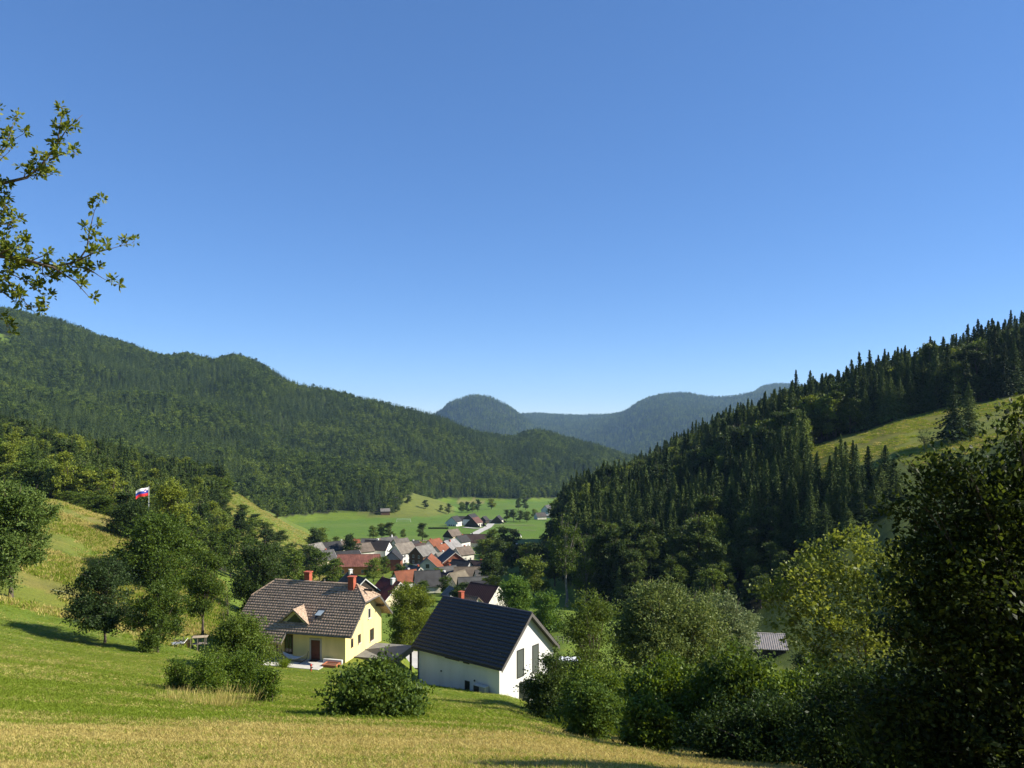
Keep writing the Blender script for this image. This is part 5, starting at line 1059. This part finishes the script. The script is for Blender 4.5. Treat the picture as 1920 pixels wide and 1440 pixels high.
def goal():
    c = hit(757, 979); o = thing('football_goal', 'pale goal frame with net on the far green field', 'goal', c, 0)
    m = plain('white_paint', (), 0)
    obj('frame', MB().tube([(-6, 0, 0), (-6, 0, 2.6), (6, 0, 2.6), (6, 0, 0)], .12, 6).me('frame', m), o)
    n = MB()
    for i in range(13): n.tube([(-6+i, 0, 2.6), (-6+i, 1.6, 0)], .025, 3, False)
    for k in range(5): n.tube([(-6, k*.36, 2.6-k*.6), (6, k*.36, 2.6-k*.6)], .025, 3, False)
    obj('net', n.me('net', CONCRETE), o)
    c = on(976, 475); q = thing('white_board', 'slanting white panel at the field edge above the orange roof', 'panel', c, rad(40))
    obj('panel', MB().slab([(-.9, 0, 2.6), (.9, 0, .3), (.9, .0, 1.2), (-.9, 0, 3.6)], (0, -1, 0), .1).me('panel', m), q); obj('leg', MB().box(-.8, -.7, .1, .2, -.3, 2.6).box(.7, .8, .1, .2, -.3, .6).me('leg', WOOD_GREY), q)
    for nm, px, d, lb, ln in (('stacked_logs', 806, 452, 'row of stacked timber along the field edge left of the tan barn', 10), ('hedge_row', 822, 575, 'long dark clipped hedge beside the white gabled farmhouse', 15)):
        o = thing(nm, lb, 'timber' if nm == 'stacked_logs' else 'hedge', on(px, d))
        if nm == 'stacked_logs':
            for k in range(14): obj('log', MB().tube([(-5+k*.75, -.6, .25+.3*(k % 2)), (-4.3+k*.75, .6, .25+.3*(k % 2))], .28, 7).me('log', WOOD_GREY), o)
        else:
            n = 2600; c_ = np.stack([TR.uniform(-ln/2, ln/2, n), TR.uniform(-.6, .6, n), TR.uniform(0, 1.3, n)], 1); v, f = leaves(c_, TR.normal(size=(n, 3)), .3, .6, TR); obj('crown', mesh('crown', v, f, [BROAD_DARK]), o); obj('stem', MB().box(-ln/2+.2, ln/2-.2, -.1, .1, -.2, 1.0).me('stem', BARK), o)
goal()
def tuft(label, pos, n, h, spread, mat, nm='grass_tuft'):
    o = thing(nm, label, 'grass', pos); c = TR.normal(size=(n, 3))*np.array([spread, spread, 0]); ln = h*TR.uniform(.5, 1.1, n)
    dr = np.stack([c[:, 0]*.8/spread*.3 + TR.normal(size=n)*.15, c[:, 1]*.8/spread*.3 + TR.normal(size=n)*.15, np.ones(n)], 1); v, f = leaves(c + unit(dr)*ln[:, None]*.5, dr, ln, .035, TR)
    obj('blades', mesh('blades', v, f, [mat]), o)
DRYG = leaf_mat('dry_grass', (.235,.195,.065), (.345,.30,.115), (.48,.42,.18), .35, .7, .1); GREENG = leaf_mat('green_grass', (.095,.14,.017), (.135,.185,.024), (.19,.235,.036), .35, .6, .15)
tuft('tall ornamental grass tuft on the lawn before the terrace', hit(533, 1252, 40, 100), 400, 1.0, .2, GREENG)
tuft('patch of tall dry grass at the foot of the rough bush clump', hit(405, 1325, 20, 60), 1500, .45, .8, DRYG, 'dry_grass_patch')
tuft('tall yellow grass growing through the lone hazel bush', hit(735, 1342, 20, 60), 1200, .8, .6, GREENG)
tuft('dry seeding grass under the left end of the rough bush clump', hit(330, 1312, 20, 60), 700, .4, .5, DRYG, 'dry_grass_patch')
tuft('rough grass fringe under the elder bush', hit(1110, 1378, 15, 60), 1600, .5, 1.0, GREENG)

# ------------------------------------------------------------------ sward: grass blades on the near meadow
def sward():
    rng = np.random.default_rng(2); ms = []
    for q in range(6):
        n = 16; c = rng.normal(size=(n, 3))*np.array([.07, .07, 0]); ln = rng.uniform(.05, .16, n); dr = np.stack([rng.normal(size=n)*.55, rng.normal(size=n)*.55, np.ones(n)], 1)
        v, f = leaves(c + unit(dr)*ln[:, None]*.45, dr, ln, .10, rng); ms.append(mesh('blades', v, f, [DRYG if q < 3 else GREENG]))
    N = 230000; u = rng.random(N); d = 9*np.exp(u*math.log(75/9)); px = rng.uniform(-60, 1500, N); x = (px-960)/F_PX*d
    z = gz(x, d); py = HOR - F_PX*z/d
    yw = (px-1000)*0; keep = (py < 1470) & ((px < 1420) | (d < 25)); x, d, z, px, py = x[keep], d[keep], z[keep], px[keep], py[keep]; n = len(x)
    M = Matrix.Rotation(.255, 3, 'Z'); lx = (x+21.23)*math.cos(.255) - (d-83.66)*math.sin(.255); ly = (x+21.23)*math.sin(.255) + (d-83.66)*math.cos(.255); ok = ~((ly > -7.4) & (np.abs(lx) < 7)); x, d, z, px, py = x[ok], d[ok], z[ok], px[ok], py[ok]; n = len(x)
    dry = np.clip((py - 1345 - .02*(px-500) + 60*fbm(x/7, d/2.5, 4))/28, .12, .8) + .5*fbm(x/1.5, d/1.5, 2) + 1.6*fbm(x/16, d/1.3, 3)
    idx = np.where(rng.random(n) < dry, rng.integers(0, 3, n), rng.integers(3, 6, n)); s = rng.uniform(.5, 1.25, n)*np.clip(d/22, .8, 1.9)
    c = proto_collection('grass_clump', ms)
    scatter('grass', np.stack([x, d, z-.01], 1), np.stack([s, s, s*rng.uniform(.5, .9, n)*np.clip(24/d, .4, 1)], 1), np.stack([rng.normal(size=n)*.12, rng.normal(size=n)*.12, rng.uniform(0, 6.28, n)], 1), idx, c, 'short dry mown grass of the foreground meadow')
sward()
def knoll_grass():
    rng = np.random.default_rng(8); ms = []
    for q in range(4):
        n = 26; c = rng.normal(size=(n, 3))*np.array([.35, .35, 0]); ln = rng.uniform(.25, .6, n); dr = np.stack([rng.normal(size=n)*.4, rng.normal(size=n)*.4, np.ones(n)], 1)
        v, f = leaves(c + unit(dr)*ln[:, None]*.45, dr, ln, .12, rng); ms.append(mesh('blades', v, f, [DRYG if q < 2 else GREENG]))
    N = 42000; d = rng.uniform(70, 178, N); px = rng.uniform(-60, 420, N); x = (px-960)/F_PX*d; z = gz(x, d)
    cov = fbm(x/14, d/9, 3) + .25*(rng.random(N)-.5) > -.06*(d > 95) + .12*(d <= 95); x, d, z, px = x[cov], d[cov], z[cov], px[cov]
    d2 = rng.uniform(190, 262, 12000); px2 = rng.uniform(1490, 1960, 12000); x2 = (px2-960)/F_PX*d2; W_ = wooded(x2, d2)[0] | (fbm(x2/12, d2/8, 3) < -.04); x2, d2 = x2[~W_], d2[~W_]
    d3 = rng.uniform(250, 430, 9000); px3 = rng.uniform(415, 640, 9000); x3 = (px3-960)/F_PX*d3
    x = np.r_[x, x2, x3]; d = np.r_[d, d2, d3]; hill = np.r_[0*px, 0*x2+1, 0*x3] > 0; z = gz(x, d); n = len(x); s = rng.uniform(.6, 1.3, n)*np.where(d > 190, 1.3, 1)
    dry = np.clip(.55 + 1.6*fbm(x/25, d/16, 4), .1, .95); idx = np.where(rng.random(n) < dry, rng.integers(0, 2, n), rng.integers(2, 4, n)); idx = np.where(hill & (rng.random(n) < .72), rng.integers(2, 4, n), idx); s = np.where(hill, s*.75, s)
    c = proto_collection('tall_grass_clump', ms)
    scatter('tall_grass', np.stack([x, d, z-.02], 1), np.stack([s, s, s*rng.uniform(.5, 1, n)], 1), np.stack([0*s, 0*s, rng.uniform(0, 6.28, n)], 1), idx, c, 'tall yellowing hay grass on the knoll, the spur and the hillside meadow')
knoll_grass()

# ------------------------------------------------------------------ summer haze
def haze():
    m = bpy.data.materials.new('haze'); m.use_nodes = True; t = m.node_tree; t.nodes.clear()
    o = t.nodes.new('ShaderNodeOutputMaterial'); v = t.nodes.new('ShaderNodeVolumePrincipled')
    v.inputs['Color'].default_value = (.42, .68, 1.0, 1); v.inputs['Density'].default_value = .00005; v.inputs['Anisotropy'].default_value = .1
    t.links.new(v.outputs[0], o.inputs['Volume'])
    tag(obj('haze', MB().box(-9100, 9100, -9100, 9100, float(GZ.min())-3, float(GZ.max())+45).me('haze', m)), 'thin blue summer haze over the valley', kind='stuff')
haze()
